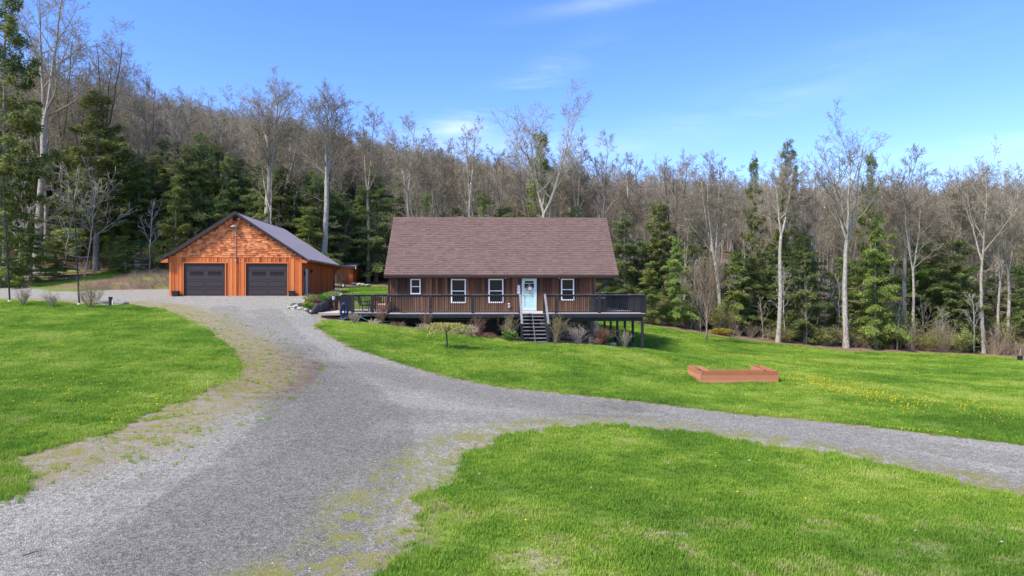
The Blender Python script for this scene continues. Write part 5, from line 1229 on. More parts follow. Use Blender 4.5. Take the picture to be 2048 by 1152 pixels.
# ================================================================== SCATTER (stuff)
def scatter(name, pts, scl, rot, meshes, label=None, cat=None, tilt=None):
    n = len(pts); me = bpy.data.meshes.new(name); me.vertices.add(n); me.vertices.foreach_set('co', np.asarray(pts, np.float32).ravel())
    s3 = np.asarray(scl, np.float32); s3 = np.repeat(s3[:, None], 3, 1) if s3.ndim == 1 else s3
    r3 = np.zeros((n, 3), np.float32); r3[:, 2] = rot
    if tilt is not None: r3[:, :2] = tilt
    for k, a in (('sc', s3), ('ro', r3)):
        at = me.attributes.new(k, 'FLOAT_VECTOR', 'POINT'); at.data.foreach_set('vector', a.ravel())
    at = me.attributes.new('ix', 'INT', 'POINT'); at.data.foreach_set('value', rng.integers(0, len(meshes), n).astype(np.int32))
    c = bpy.data.collections.new(name + '_kinds')
    for i, m_ in enumerate(meshes): c.objects.link(bpy.data.objects.new(f'{name}_kind_{i}', m_))
    o = put(name, me); tag(o, label, cat, kind='stuff')
    ng = bpy.data.node_groups.new(name, 'GeometryNodeTree'); ng.interface.new_socket('Geometry', in_out='INPUT', socket_type='NodeSocketGeometry'); ng.interface.new_socket('Geometry', in_out='OUTPUT', socket_type='NodeSocketGeometry')
    gi, go = N(ng, 'NodeGroupInput'), N(ng, 'NodeGroupOutput'); ci = N(ng, 'GeometryNodeCollectionInfo'); ci.inputs['Collection'].default_value = c; ci.inputs['Separate Children'].default_value = True; ci.inputs['Reset Children'].default_value = True
    ip = N(ng, 'GeometryNodeInstanceOnPoints'); ip.inputs['Pick Instance'].default_value = True
    def na(nm, t): a = N(ng, 'GeometryNodeInputNamedAttribute', data_type=t); a.inputs['Name'].default_value = nm; return a
    l = ng.links.new; a1_, a2_, a3_ = na('sc', 'FLOAT_VECTOR'), na('ro', 'FLOAT_VECTOR'), na('ix', 'INT')
    l(gi.outputs[0], ip.inputs['Points']); l(ci.outputs[0], ip.inputs['Instance']); l(a1_.outputs[0], ip.inputs['Scale']); l(a2_.outputs[0], ip.inputs['Rotation']); l(a3_.outputs[0], ip.inputs['Instance Index']); l(ip.outputs[0], go.inputs[0])
    md = o.modifiers.new('scatter', 'NODES'); md.node_group = ng; return o
def sample(y0, y1, dens, k=.88, m=3):
    xs, ys = [], []
    for y in np.arange(y0, y1, .5):
        w_ = k * y + m; n = rng.poisson(dens(y + .25) * 2 * w_ * .5); xs.append(rng.uniform(-w_, w_, n)); ys.append(rng.uniform(y, y + .5, n))
    return np.concatenate(xs), np.concatenate(ys)
def tuft(nb, h, r, wd):
    V, Fc = [], []
    for i in range(nb):
        a = random.uniform(0, 2 * pi); rr_ = r * math.sqrt(random.random()); bx, by = rr_ * cos(a), rr_ * sin(a)
        hh_ = h * random.uniform(.5, 1.15); la_ = random.uniform(0, 2 * pi); ln_ = hh_ * random.uniform(.15, .75); wx_, wy_ = -sin(la_) * wd, cos(la_) * wd
        b0 = len(V); mx_, my_ = bx + cos(la_) * ln_ * .35, by + sin(la_) * ln_ * .35
        V += [(bx - wx_, by - wy_, -.01), (bx + wx_, by + wy_, -.01), (mx_ + wx_ * .8, my_ + wy_ * .8, hh_ * .6), (mx_ - wx_ * .8, my_ - wy_ * .8, hh_ * .6), (bx + cos(la_) * ln_, by + sin(la_) * ln_, hh_)]
        Fc += [(b0, b0 + 1, b0 + 2, b0 + 3), (b0 + 3, b0 + 2, b0 + 4)]
    me = bpy.data.meshes.new('tuft'); me.from_pydata(V, [], Fc); me.materials.append(M['blade']); return me
tufts = [tuft(22, .075, .085, .0042) for _ in range(5)]
x, y = sample(8, 76, lambda Y: 250 * min(1, (13 / max(Y, 10)) ** 1.55))
kk = (np.abs(x) < 72)
x, y = x[kk], y[kk]
dd_, dm_, dl_ = sd_drive(x, y), sd_mulch(x, y), sd_lawn(x, y)
keep = (dl_ > 0) & (dm_ < -.03) & (dd_ < 0.0 - .02)
ve = (dd_ > 0) & (dd_ < 3.2) & (poly_sd(left_lawn, x, y) > -3.2) & (y < 42); vn = np.sin(x * 2.3 + 1.5 * np.sin(y * 1.9)) * np.sin(y * 2.7 + np.sin(x * 3.1))
keep |= ve & (vn > .4) & (rng.random(len(x)) < .16) & (x < 3)
keep |= ve & (rng.random(len(x)) < .02)
# some tufts straggle over the gravel edge
keep |= (dl_ > -.3) & (dd_ > 0) & (dd_ < .35) & (rng.random(len(x)) < .5 * np.exp(-dd_ / .12)) & (poly_sd(left_lawn, x, y) + poly_sd(front_lawn, x, y) < 0)
pn = np.sin(x * .9 + 2 * np.sin(y * .55)) * np.sin(y * 1.1 + 1.3 * np.sin(x * .7)) + .5 * np.sin(x * 2.9 - y * 2.3) * np.sin(x * 1.9 + y * 3.1)
nearf_ = np.clip((15 - y) / 5, 0, 1)
keep &= rng.random(len(x)) > np.clip((pn - .75 + .35 * nearf_) * 1.3, 0, .8)
x, y = x[keep], y[keep]; ed_ = np.clip(-dd_[keep], 0, 3)
sc = (.75 + .55 * rng.random(len(x))) * (1 + np.clip((y - 14) / 40, 0, 1.1)); sc *= np.where(dd_[keep] > .05, .6, 1); hz_s = sc * (1 - .35 * np.clip((y - 14) / 40, 0, 1)) * (1 + .45 * np.exp(-ed_ / .25) * (y < 26)) * (.8 + .35 * (pn[keep] < -.2))
print('grass tufts', len(x))
scatter('grass', np.stack([x, y, H(x, y)], 1), np.stack([sc, sc, hz_s], 1), rng.uniform(0, 6.28, len(x)), tufts, 'lush green lawn grass with longer ragged edges', 'grass')
# gravel pebbles
pebm = newmat('pebble')
def _peb():
    m, nt, b = pebm; r = N(nt, 'ShaderNodeObjectInfo').outputs['Random']
    lin(nt, ramp(nt, r, [(0, (0.13, 0.118, 0.098)), (.45, (0.31, 0.28, 0.235)), (.8, (0.47, 0.43, 0.365)), (1, (0.68, 0.63, 0.54))]), b.inputs['Base Color']); b.inputs['Roughness'].default_value = .9; return m
_peb()
pebs = []
for k in range(4):
    vs = [Vector(v) * random.uniform(.7, 1.2) for v in ((1, 0, 0), (-1, 0, 0), (0, .8, 0), (0, -.8, 0), (0, 0, .6), (0, 0, -.6))]; fs = [(0, 2, 4), (2, 1, 4), (1, 3, 4), (3, 0, 4), (2, 0, 5), (1, 2, 5), (3, 1, 5), (0, 3, 5)]
    me = bpy.data.meshes.new('pebble'); me.from_pydata([tuple(v) for v in vs], [], fs); me.materials.append(pebm[0]); pebs.append(me)
x, y = sample(8, 40, lambda Y: 420 * min(1, (12 / max(Y, 10)) ** 2))
keep = (sd_drive(x, y) > .02) & (rng.random(len(x)) < 1.0); x, y = x[keep], y[keep]
s_ = rng.uniform(.005, .011, len(x)) * (1 + np.clip((y - 12) / 20, 0, 1.2)); s_[rng.random(len(x)) < .03] *= 1.8
print('pebbles', len(x))
scatter('gravel', np.stack([x, y, H(x, y) + s_ * .2], 1), s_, rng.uniform(0, 6.28, len(x)), pebs, 'loose grey crushed stone on the driveway', 'gravel', tilt=rng.uniform(-.5, .5, (len(x), 2)))
# dandelions
dm = MB().lathe([(.004, -.07), (.004, -.012), (.020, -.01), (.026, .0), (.016, .008), (.002, .010)], n=7).mesh('dandelion', M['yellow'])
fx, fy = [], []
def around(pxs, n, sx, sy):
    hp = hits(pxs)
    for i in range(n):
        k = random.random() * (len(hp) - 1); j = int(k); t = k - j; a_, b_ = hp[j], hp[j + 1]
        fx.append(a_[0] * (1 - t) + b_[0] * t + random.gauss(0, sx)); fy.append(a_[1] * (1 - t) + b_[1] * t + random.gauss(0, sy))
around([(1570, 750), (1680, 775), (1760, 800)], 420, 1.0, 1.2); around([(1620, 745), (1700, 782), (1780, 805), (1900, 815), (1990, 822)], 380, 1.8, 1.4); around([(1500, 712), (1650, 728), (1750, 745)], 260, 2.5, 1.6)
around([(1450, 826), (1560, 838)], 60, .5, .12); around([(1780, 858), (1900, 872)], 30, .5, .2); around([(1600, 1000), (1700, 940)], 10, 3, 2)
around([(20, 720), (80, 760), (150, 780)], 45, 1.2, 1.2); around([(240, 850), (300, 825), (380, 795), (450, 765)], 60, .5, .35); around([(150, 800), (240, 790)], 30, 1.5, 1.0)
around([(650, 690), (760, 716), (850, 742)], 40, .5, .3); around([(840, 690), (940, 700), (1040, 692)], 35, 2.2, 1.5); around([(1150, 700), (1300, 730), (1500, 760)], 220, 4.5, 3.5); around([(1700, 704), (2000, 712)], 120, 3, .5); around([(1300, 655), (1500, 684)], 50, 3, .8); around([(1850, 760), (2040, 790)], 80, 3, 2.5)
fx, fy = np.array(fx), np.array(fy); keep = (sd_lawn(fx, fy) > .05) & (sd_drive(fx, fy) < -.03) & (sd_mulch(fx, fy) < -.1); fx, fy = fx[keep], fy[keep]
scatter('dandelions', np.stack([fx, fy, H(fx, fy) + .085], 1), rng.uniform(.6, 1.05, len(fx)), rng.uniform(0, 6, len(fx)), [dm], 'yellow dandelion flowers scattered over the lawn', 'flowers')
# litter specks and stones on the near lawn
lm = []
for c_ in ('stone', 'palewood'):
    me = MB().hexa([(-1, -.6, 0), (1, -.5, 0), (.8, .7, 0), (-.7, .5, 0), (-.7, -.4, .5), (.6, -.3, .4), (.5, .4, .5), (-.5, .3, .4)]).mesh('litter', M[c_]); lm.append(me)
x, y = sample(9, 22, lambda Y: .16, .8, 1); keep = (sd_drive(x, y) < -.2) & (x > -1); x, y = x[keep], y[keep]
scatter('lawn_litter', np.stack([x, y, H(x, y) + .055], 1), rng.uniform(.018, .04, len(x)), rng.uniform(0, 6, len(x)), lm, 'dead leaves and pale chips lying on the near lawn', 'litter')
tw = empty('fallen_twig', (*hit(72, 1108), 0), .9, label='dark dead twig lying on the gravel at the lower left', cat='twig'); tw.location.z = h1(*tw.location[:2]) + .02
MB().tube([(-.16, 0, 0), (0, .02, .01), (.14, 0, 0)], [.008, .007, .003], 5).build('stem', M['darkbark'], tw); MB().tube([(0, .02, .01), (.07, .06, .02)], [.004, .002], 4).build('side_twig', M['darkbark'], tw)

# ================================================================== TREE BUILDERS
def tubes_mesh(name, groups, mat):
    """groups: {(npts, sides): ([pts...],[radii...])}"""
    Vs, Fs, off = [], [], 0
    for (n, k), (pl, rl) in groups.items():
        Pt = np.array(pl); R = np.array(rl); B = len(Pt)
        D = np.empty_like(Pt); D[:, 1:-1] = Pt[:, 2:] - Pt[:, :-2]; D[:, 0] = Pt[:, 1] - Pt[:, 0]; D[:, -1] = Pt[:, -1] - Pt[:, -2]
        D /= np.linalg.norm(D, axis=2, keepdims=True) + 1e-9
        ref = np.where(np.abs(D[:, :1, 2:3]) > .9, np.array([1., 0, 0]), np.array([0, 0, 1.])); a = np.cross(D, np.broadcast_to(ref, D.shape)); a /= np.linalg.norm(a, axis=2, keepdims=True) + 1e-9; c = np.cross(D, a)
        th_ = np.arange(k) * 2 * pi / k
        V = Pt[:, :, None] + (a[:, :, None] * np.cos(th_)[:, None] + c[:, :, None] * np.sin(th_)[:, None]) * R[:, :, None, None]
        idx = (np.arange(B * n * k) + off).reshape(B, n, k); nx_ = np.roll(idx, -1, 2)
        Fs.append(np.stack([idx[:, :-1], nx_[:, :-1], nx_[:, 1:], idx[:, 1:]], -1).reshape(-1, 4)); Vs.append(V.reshape(-1, 3)); off += B * n * k
    me = fast_mesh(name, np.concatenate(Vs), [np.concatenate(Fs)], True); me.materials.append(mat); return me
class Wood:
    def __init__(s, seed): s.g = {}; s.r = random.Random(seed); s.tips = []
    def add(s, pts, rad, k): e = s.g.setdefault((len(pts), k), ([], [])); e[0].append(pts); e[1].append(rad)
    def limb(s, p, d, L, r, lv, cfg, rmin=.011):
        n = cfg['seg'][lv]; ra = s.r; w_ = cfg['wob'][lv]; up = cfg['up'][lv]; pts = [p]; rad = [r]; st = L / n; x, y, z = p; dx, dy, dz = d; dirs = []
        for i in range(n):
            dx += ra.uniform(-w_, w_); dy += ra.uniform(-w_, w_); dz += ra.uniform(-w_, w_) + up; l = math.sqrt(dx * dx + dy * dy + dz * dz); dx /= l; dy /= l; dz /= l
            x += dx * st; y += dy * st; z += dz * st; pts.append((x, y, z)); dirs.append((dx, dy, dz)); rad.append(max(rmin, r * (1 - .82 * (i + 1) / n)))
        s.add(pts, rad, cfg['sides'][lv])
        if lv + 1 < len(cfg['seg']):
            nc = cfg['kids'][lv]; nc = nc if ra.random() < .6 else max(1, nc + ra.choice((-1, 1)))
            for j in range(nc):
                t = cfg['t0'][lv] + (1 - cfg['t0'][lv]) * (j + ra.random()) / nc; f = t * n; i = min(int(f), n - 1); f -= i
                a = pts[i]; b = pts[i + 1]; q = (a[0] + (b[0] - a[0]) * f, a[1] + (b[1] - a[1]) * f, a[2] + (b[2] - a[2]) * f); D = dirs[i]
                ang = radians(ra.uniform(*cfg['ang'][lv])); az = j * 2.4 + ra.uniform(-.6, .6)
                ux, uy, uz = (-D[1], D[0], 0) if abs(D[2]) < .98 else (1, 0, 0); l = math.sqrt(ux * ux + uy * uy) or 1; ux /= l; uy /= l
                vx_, vy_, vz_ = D[1] * 0 - D[2] * uy, D[2] * ux - D[0] * 0, D[0] * uy - D[1] * ux
                ca, sa, cz, sz = cos(ang), sin(ang), cos(az), sin(az)
                nd = (D[0] * ca + (ux * cz + vx_ * sz) * sa, D[1] * ca + (uy * cz + vy_ * sz) * sa, D[2] * ca + (vz_ * sz) * sa)
                s.limb(q, nd, L * cfg['len'][lv] * ra.uniform(.65, 1.2) * (1.1 - .5 * t), max(rmin, (rad[i] * (1 - f) + rad[i + 1] * f) * .62), lv + 1, cfg, rmin)
        else: s.tips.append(pts[-1])
CF = dict(seg=[6, 4, 3, 1], wob=[.13, .16, .2, .2], up=[.07, .05, .04, .0], sides=[5, 3, 3, 3], kids=[7, 6, 5, 0], t0=[.22, .15, .1, 0], ang=[(25, 55), (25, 58), (25, 60), (0, 0)], len=[.50, .52, .62, 0])
CFlo = dict(seg=[4, 3, 2], wob=[.12, .2, .25], up=[.10, .07, .04], sides=[4, 3, 3], kids=[8, 6, 0], t0=[.1, .1, 0], ang=[(22, 50), (25, 55), (0, 0)], len=[.45, .42, 0])
def bare_tree(seed, Ht, clear=.5, spread=4.0, lean=(0, 0), r0=.28, forks=2, nl=9, cfg=CF, bark='bark', wide=1.0, rmin=.011, lowbits=3, twig='twig', bud=0):
    """returns (trunk mesh, crown mesh); the trunk forks into a few leaders that carry the crown"""
    T_ = Wood(seed); C_ = Wood(seed + 1); ra = T_.r; hc = Ht * clear; n = 9; pts, rad = [], []
    for i in range(n + 1):
        t = i / n; w_ = .012 * Ht * sin(t * 3 + seed) * t; pts.append((lean[0] * t * clear + w_ + ra.uniform(-.02, .02) * Ht * .15 * t, lean[1] * t * clear - w_ * .6, hc * t - .2 * (i == 0))); rad.append(r0 * (1 - .38 * t) * (1.35 if i == 0 else 1))
    T_.add(pts, rad, 9); top = pts[-1]
    # leaders
    for k in range(forks):
        az = 2 * pi * k / forks + ra.uniform(-.5, .5); sp = (spread * ra.uniform(.25, .5) * wide) if forks > 1 else 0
        L_ = (Ht - hc) * (.86 if k == 0 else ra.uniform(.66, .84)); tx_ = lean[0] * (1 - clear) + sp * cos(az); ty_ = lean[1] * (1 - clear) + sp * sin(az)
        m = 7; P0 = Vector(top); lp, lr = [], []
        for i in range(m + 1):
            t = i / m; b = t ** .75; lp.append((P0.x + tx_ * b + ra.uniform(-.12, .12) * t, P0.y + ty_ * b + ra.uniform(-.12, .12) * t, P0.z + L_ * t)); lr.append(rad[-1] * (.92 if forks == 1 else .72) * (1 - .9 * t) + .02)
        T_.add(lp, lr, 7)
        for j in range(nl):
            t = (j + ra.random() * .8) / nl * .92 + .02; f = t * m; i = int(f); f -= i; a, b = lp[i], lp[i + 1]; q_ = tuple(a[c] + (b[c] - a[c]) * f for c in range(3))
            el = radians(ra.uniform(32, 62)); aa = j * 2.4 + k * 1.3 + ra.uniform(-.5, .5); l = spread * ra.uniform(.65, 1.1) * (1.25 - .62 * t) / max(.55, cos(el)) * .95
            C_.limb(q_, (cos(aa) * cos(el), sin(aa) * cos(el), sin(el)), l, max(.02, lr[i] * .55), 0, cfg, rmin)
    for j in range(lowbits):                                  # short dead stubs on the clear trunk
        i = ra.randint(3, n - 1); aa = ra.uniform(0, 6.28); C_.limb(pts[i], (cos(aa), sin(aa), ra.uniform(-.1, .5)), ra.uniform(.8, 2.4), .035, 1, cfg, rmin)
    tm = tubes_mesh('trunk', T_.g, M[bark]); cm = tubes_mesh('crown', C_.g, M[twig])
    bmsh = None
    if bud:
        tp = np.array(C_.tips); sel = rng.integers(0, len(tp), bud); c = tp[sel] + rng.normal(size=(bud, 3)) * .18; bmsh = tri_mesh('buds', c, rvec(bud) * .09, rvec(bud) * .06, M['budleaf'])
    return tm, cm, bmsh
def conifer(seed, Ht, width, base=.08, n=None, kind='hemlock', leaf=(.15, .045), nleaf=11000, droop=.18, gap=.0, prof=.85, el0=12, mat=None, r0=None, topthin=1.0, fuzz=.05):
    g_ = np.random.default_rng(seed); n = n or int(Ht * 8); hb = Ht * base; t = np.sort(g_.random(n)) ; h = hb + (Ht * .985 - hb) * t
    az = np.arange(n) * 2.4 + g_.uniform(-.5, .5, n); L_ = width * ((1 - t) ** prof * .93 + .07 * topthin) * g_.uniform(.42, 1.15, n); L_ *= np.clip(.55 + 4 * t, 0, 1)
    if gap: L_ *= np.where(np.sin(h * 2.2 + seed) * .5 + g_.random(n) * .8 > gap, 1, .45)
    el = np.radians(el0 + 25 * t + g_.uniform(-17, 17, n)); dr = droop * g_.uniform(.6, 1.4, n)
    w_ = Wood(seed); tr = []; r0 = r0 or Ht * .013
    sw = g_.uniform(-1, 1, 2) * .01 * Ht
    for i in range(9): f = i / 8; tr.append((sw[0] * sin(3 * f), sw[1] * sin(2.5 * f), Ht * f * .99 - .2 * (i == 0)))
    w_.add(tr, [r0 * (1 - .95 * i / 8) * (1.2 if i == 0 else 1) + .01 for i in range(9)], 8); trunk = tubes_mesh('trunk', w_.g, M['bark' if kind != 'young' else 'darkbark'])
    def pos(i, s):
        x = np.cos(az[i]) * np.cos(el[i]) * L_[i] * s; y = np.sin(az[i]) * np.cos(el[i]) * L_[i] * s; z = h[i] + np.sin(el[i]) * L_[i] * s - dr[i] * L_[i] * s * s; return np.stack([x, y, z], -1)
    bw = Wood(seed)
    for i in range(n):
        p_ = [tuple(pos(np.array([i]), np.array([s]))[0]) for s in (0, .35, .7, 1)]; b_ = .006 + .010 * L_[i] + .008; bw.add(p_, [b_, b_ * .7, b_ * .4, .006], 3)
    wt_ = L_ ** 1.6; wt_ /= wt_.sum(); i = g_.choice(n, nleaf, p=wt_); s = 1 - g_.random(nleaf) ** 1.15 * .88
    if kind == 'pine': s = 1 - (g_.random(nleaf) ** 1.3) * .6
    tl = (.26 * L_[i] * (1.15 - s) + .16) ; sd_ = np.where(g_.random(nleaf) < .5, 1, -1); u = g_.random(nleaf)
    ta = az[i] + sd_ * np.radians(g_.uniform(35, 70, nleaf)); base_ = pos(i, s)
    if kind == 'pine':                                      # needle clumps
        q_ = (np.floor(s * 5) + .5) / 5; base_ = pos(i, q_); tl = tl * .8 + .15
    td = np.stack([np.cos(ta), np.sin(ta), -.12 - .25 * u], 1); C = base_ + td * (tl * u)[:, None] + g_.normal(size=(nleaf, 3)) * np.array([fuzz, fuzz, fuzz * .85])
    if kind == 'pine': C += g_.normal(size=(nleaf, 3)) * .09
    D = td + g_.normal(size=(nleaf, 3)) * .35; D /= np.linalg.norm(D, axis=1, keepdims=True); upv = np.tile([0, 0, 1.], (nleaf, 1)) + g_.normal(size=(nleaf, 3)) * (.5 if kind != 'pine' else 1.0); Wv = np.cross(D, upv); Wv /= np.linalg.norm(Wv, axis=1, keepdims=True)
    z_ = g_.uniform(.6, 1.3, (nleaf, 1)); crown = tri_mesh('crown', C, D * leaf[0] * z_, Wv * leaf[1] * z_, M[mat or {'hemlock': 'hemlock', 'pine': 'pine', 'young': 'hemlock'}[kind]])
    boughs = tubes_mesh('boughs', bw.g, M['twig']); return trunk, crown, boughs
def plant_tree(name, parts, x, y, sc=1, rz=None, lab=None, cat='tree', group=None, sxy=None, dz=0.0):
    e = empty(name, (x, y, h1(x, y) - .05 + dz), random.uniform(0, 6.28) if rz is None else rz, label=lab, cat=cat, group=group); e.scale = (sxy or sc, sxy or sc, sc)
    for nm, me in zip(('trunk', 'crown', 'extra'), parts):
        if me is not None: put(me.name.split('.')[0], me, e)
    return e

# ------------------------------------------------------------------ single trees the photograph lets one point to
def top_h(px, py, Y):     # world height of a sight line at distance Y
    return CZ - (py - 576) / F * Y
BARE = [ # px base, Y, px top, py top, half spread px, clear, r0, forks, bark, wide, nl, label
 (72,70,104,-70,95,.50,.40,2,'palebark',.8,9,'tallest pale trunked bare tree at the far left reaching above the picture'),
 (122,79,122,42,60,.48,.24,2,'darkbark',.8,8,'dark slender bare tree right behind the tallest pale trunk'),
 (212,80,220,52,75,.52,.27,3,'darkbark',.9,8,'dark bare tree rising above the big spreading pine'),
 (168,82,160,95,50,.5,.2,2,'darkbark',.8,7,'dark thin bare tree between the pale tall trunk and the big pine'),
 (300,84,300,150,48,.5,.22,2,'bark',.8,8,'grey bare tree rising behind the light green hemlock left of the garage'),
 (370,86,372,168,48,.5,.22,2,'bark',.8,8,'grey bare tree above the dark broad hemlock'),
 (450,86,448,185,50,.5,.22,2,'bark',.8,8,'grey bare tree rising over the garage roof peak'),
 (531,78,545,158,70,.50,.46,3,'palebark',.8,9,'thick trunked bare tree with dense crown right behind the garage roof'),
 (548,84,590,200,45,.5,.25,2,'bark',.8,7,'second grey trunk close beside the thick trunked tree behind the garage'),
 (646,72,656,172,64,.54,.34,3,'palebark',.7,9,'pale bare tree with round dense crown between garage and house'),
 (736,84,735,205,46,.50,.24,2,'bark',.9,8,'dark crowned bare tree left of the house roof'),
 (820,79,815,226,48,.52,.20,2,'palebark',.9,8,'slim pale trunked bare tree just over the left end of the house roof'),
 (890,84,885,285,32,.6,.20,2,'palebark',.7,6,'broken pale trunk rising over the house roof'),
 (942,78,942,240,36,.55,.20,2,'palebark',.9,6,'narrow bare tree above the middle of the house roof'),
 (1000,84,1000,275,34,.55,.18,2,'bark',.9,7,'small round crowned bare tree left of the tallest tree over the roof'),
 (1078,71,1092,218,92,.46,.30,2,'palebark',1.25,9,'tall bare tree with wide V shaped crown over the right part of the roof'),
 (1150,78,1150,270,40,.5,.2,2,'bark',.9,7,'bare tree right of the wide V crown over the roof'),
 (1205,80,1200,262,42,.5,.2,2,'bark',.9,7,'grey bare tree above the right end of the roof ridge'),
 (1262,76,1262,280,40,.45,.2,3,'palebark',.9,7,'pale trunked bare tree standing right of the roof end'),
 (1352,72,1350,292,58,.28,.24,4,'darkbark',1.0,7,'dark many stemmed bare tree right of the deck'),
 (1440,66,1425,300,58,.40,.22,3,'palebark',1.1,8,'pale bare tree forking low behind the young fan shaped tree'),
 (1556,64,1572,300,60,.56,.22,2,'palebark',.9,8,'bright pale trunk standing beside the dark topped pine on the right'),
 (1640,66,1622,330,46,.50,.20,2,'bark',1.1,7,'crooked brown bare tree left of the tallest tree on the right'),
 (1692,63,1690,262,92,.50,.27,4,'palebark',1.15,6,'tallest pale trunked bare tree on the right with open V crown'),
 (1812,65,1808,300,62,.50,.25,2,'bark',.9,9,'grey patchy trunked bare tree right of the light green hemlock'),
 (1868,66,1935,322,74,.45,.22,3,'bark',1.0,9,'leaning bare tree whose crown spreads toward the right edge'),
 (1960,70,1985,345,56,.48,.18,3,'bark',1.0,8,'bare tree with fine purple grey crown near the right edge'),
 (2015,63,2020,360,50,.45,.18,2,'bark',1.0,8,'rightmost bare tree at the picture edge with brown trunk')]
for i, (pb, Y, ptx, pty, hs2, cl, r0, fk, bk_, wd, nl, lab) in enumerate(BARE):
    x = (pb - 1024) / F * Y; zb0 = h1(x, Y); Ht = top_h(ptx, pty, Y) - zb0; lean = ((ptx - pb) / F * Y, random.uniform(-.5, .5))
    cf = dict(CF)
    if 'open V' in lab: cf = dict(CF, kids=[6, 5, 4, 0])
    tr = bare_tree(100 + i * 7, Ht, cl, hs2 / F * Y * .9, lean, r0, fk, nl, cf, bk_, wd, lowbits=random.randint(2, 6))
    plant_tree('bare_tree', tr, x, Y, 1, 0, lab)
CON = [ # px, Y, py top, half width px, kind, base, label
 (12,63,-60,95,'pine',.25,'tall dark pine cut by the left picture edge'),
 (192,73,168,92,'pine',.22,'big broad pine with layered boughs left of the garage'),
 (402,78,262,62,'hemlock',.05,'broad dark hemlock behind the left slope of the garage'),
 (455,84,300,48,'hemlock',.05,'dark narrow hemlock behind the garage peak'),
 (352,71,345,52,'brightfir',.04,'light green hemlock left of the garage'),
 (62,64,425,62,'brightfir',.02,'bright green young hemlock beside the left pole'),
 (2,61,345,58,'brightfir',.05,'bright green hemlock at the left picture edge'),
 (112,68,474,45,'hemlock',.02,'small dark green hemlock between the two tall poles'),
 (250,69,470,46,'brightfir',.05,'small light hemlock right of the right tall pole'),
 (150,78,330,60,'hemlock',.1,'shaded hemlock behind the pale dead branches on the left'),
 (300,78,300,55,'hemlock',.1,'shaded hemlock rising behind the light green one'),
 (522,74,392,34,'brightfir',.05,'light green hemlock top above the garage roof'),
 (616,71,412,52,'brightfir',.03,'yellow green hemlock right behind the garage roof slope'),
 (690,86,400,52,'hemlock',.05,'dark hemlock between the garage and the wide hemlock'),
 (752,85,345,84,'hemlock',.04,'wide green hemlock just left of the house roof'),
 (852,76,380,38,'hemlock',.05,'hemlock peeking over the left of the house roof'),
 (966,78,372,32,'hemlock',.05,'small hemlock peeking over the middle of the house roof'),
 (1082,76,248,50,'pine',.2,'dark conifer standing inside the wide V crown over the roof'),
 (1150,74,400,40,'hemlock',.05,'hemlock over the right part of the house roof'),
 (1248,68,420,58,'hemlock',.03,'dense hemlock touching the right roof end'),
 (1300,64,520,42,'brightfir',.02,'light green young hemlock above the right deck railing'),
 (1398,69,430,58,'hemlock',.04,'hemlock behind the young fan shaped lawn tree'),
 (1350,65,470,44,'brightfir',.04,'light green hemlock left of the young fan shaped tree'),
 (1470,67,500,46,'brightfir',.05,'light green hemlock between pale trunks on the right'),
 (1576,70,270,48,'pine',.25,'dark topped tall pine on the right skyline'),
 (1508,76,300,32,'pine',.25,'narrow dark pine left of the dark topped tall pine'),
 (1610,65,470,66,'hemlock',.03,'dark blue green hemlock behind the bright pale trunk'),
 (1742,74,290,34,'pine',.45,'thin topped conifer right of the tallest bare tree on the right'),
 (1752,63,425,64,'brightfir',.05,'light green broad hemlock right of the tallest pale trunk'),
 (1838,68,520,40,'hemlock',.05,'dark low hemlock behind the patchy grey trunk'),
 (1920,64,470,78,'hemlock',.04,'wide blue green hemlock near the right edge'),
 (1990,66,540,45,'hemlock',.04,'low dark hemlock beside the rightmost trunks')]
cvar = {}
for k in range(3): cvar['hemlock', k] = conifer(300 + k, 15, 4.2, .05, kind='hemlock', nleaf=40000, droop=.36, prof=.5, gap=.3, leaf=(.12, .034), fuzz=.14)
for k in range(2): cvar['pine', k] = conifer(320 + k, 20, 4.4, .22, kind='pine', n=165, nleaf=36000, prof=.6, gap=.3, leaf=(.14, .042), droop=.08, el0=8, fuzz=.12)
for k in range(2): cvar['brightfir', k] = conifer(330 + k, 11, 3.6, .04, kind='hemlock', nleaf=30000, prof=.45, leaf=(.11, .034), mat='brightfir', droop=.35, gap=.3, fuzz=.11)
hgt = {'hemlock': (15, 4.2), 'pine': (20, 4.4), 'brightfir': (11, 3.6)}
for i, (px_, Y, pty, hw, kd, bs, lab) in enumerate(CON):
    x = (px_ - 1024) / F * Y; zb0 = h1(x, Y); Ht = top_h(px_, pty, Y) - zb0; b_ = hgt[kd]; s_ = Ht / b_[0]; sx2 = hw / F * Y / b_[1]
    nv = 3 if kd == 'hemlock' else 2
    plant_tree('pine_tree' if kd == 'pine' else 'hemlock_tree', cvar[kd, i % nv], x, Y, s_, None, lab, sxy=sx2 * 1.05)

# ------------------------------------------------------------------ the rest of the wood, tree by tree
def edgeY(x):
    return np.interp(x, [-80, -45, -30, -22, -14, -8, 0, 12, 20, 32, 42, 60, 90], [76, 73, 74, 78, 82, 72, 69, 65.5, 64.5, 63, 60, 58, 60])
gen = [bare_tree(500 + k * 9, 20, .48, 3.4, (random.uniform(-.8, .8), 0), .20, random.choice((2, 2, 3)), 7, dict(CF, kids=[6, 5, 5, 0]), 'bark', .9, rmin=.012, bud=(2600 if k in (1, 4) else 0)) for k in range(6)]
genp = [bare_tree(600 + k * 9, 17, .42, 2.8, (random.uniform(-1.2, 1.2), 0), .13, 2, 7, dict(CF, kids=[5, 5, 4, 0]), 'palebark', .9, rmin=.012, lowbits=6) for k in range(3)]
zones = [(-70, -30, 'behind the gravel turning area on the left'), (-30, -12, 'behind the garage'), (-12, 9, 'behind the house'), (9, 30, 'right of the house'), (30, 75, 'along the far right of the lawn')]
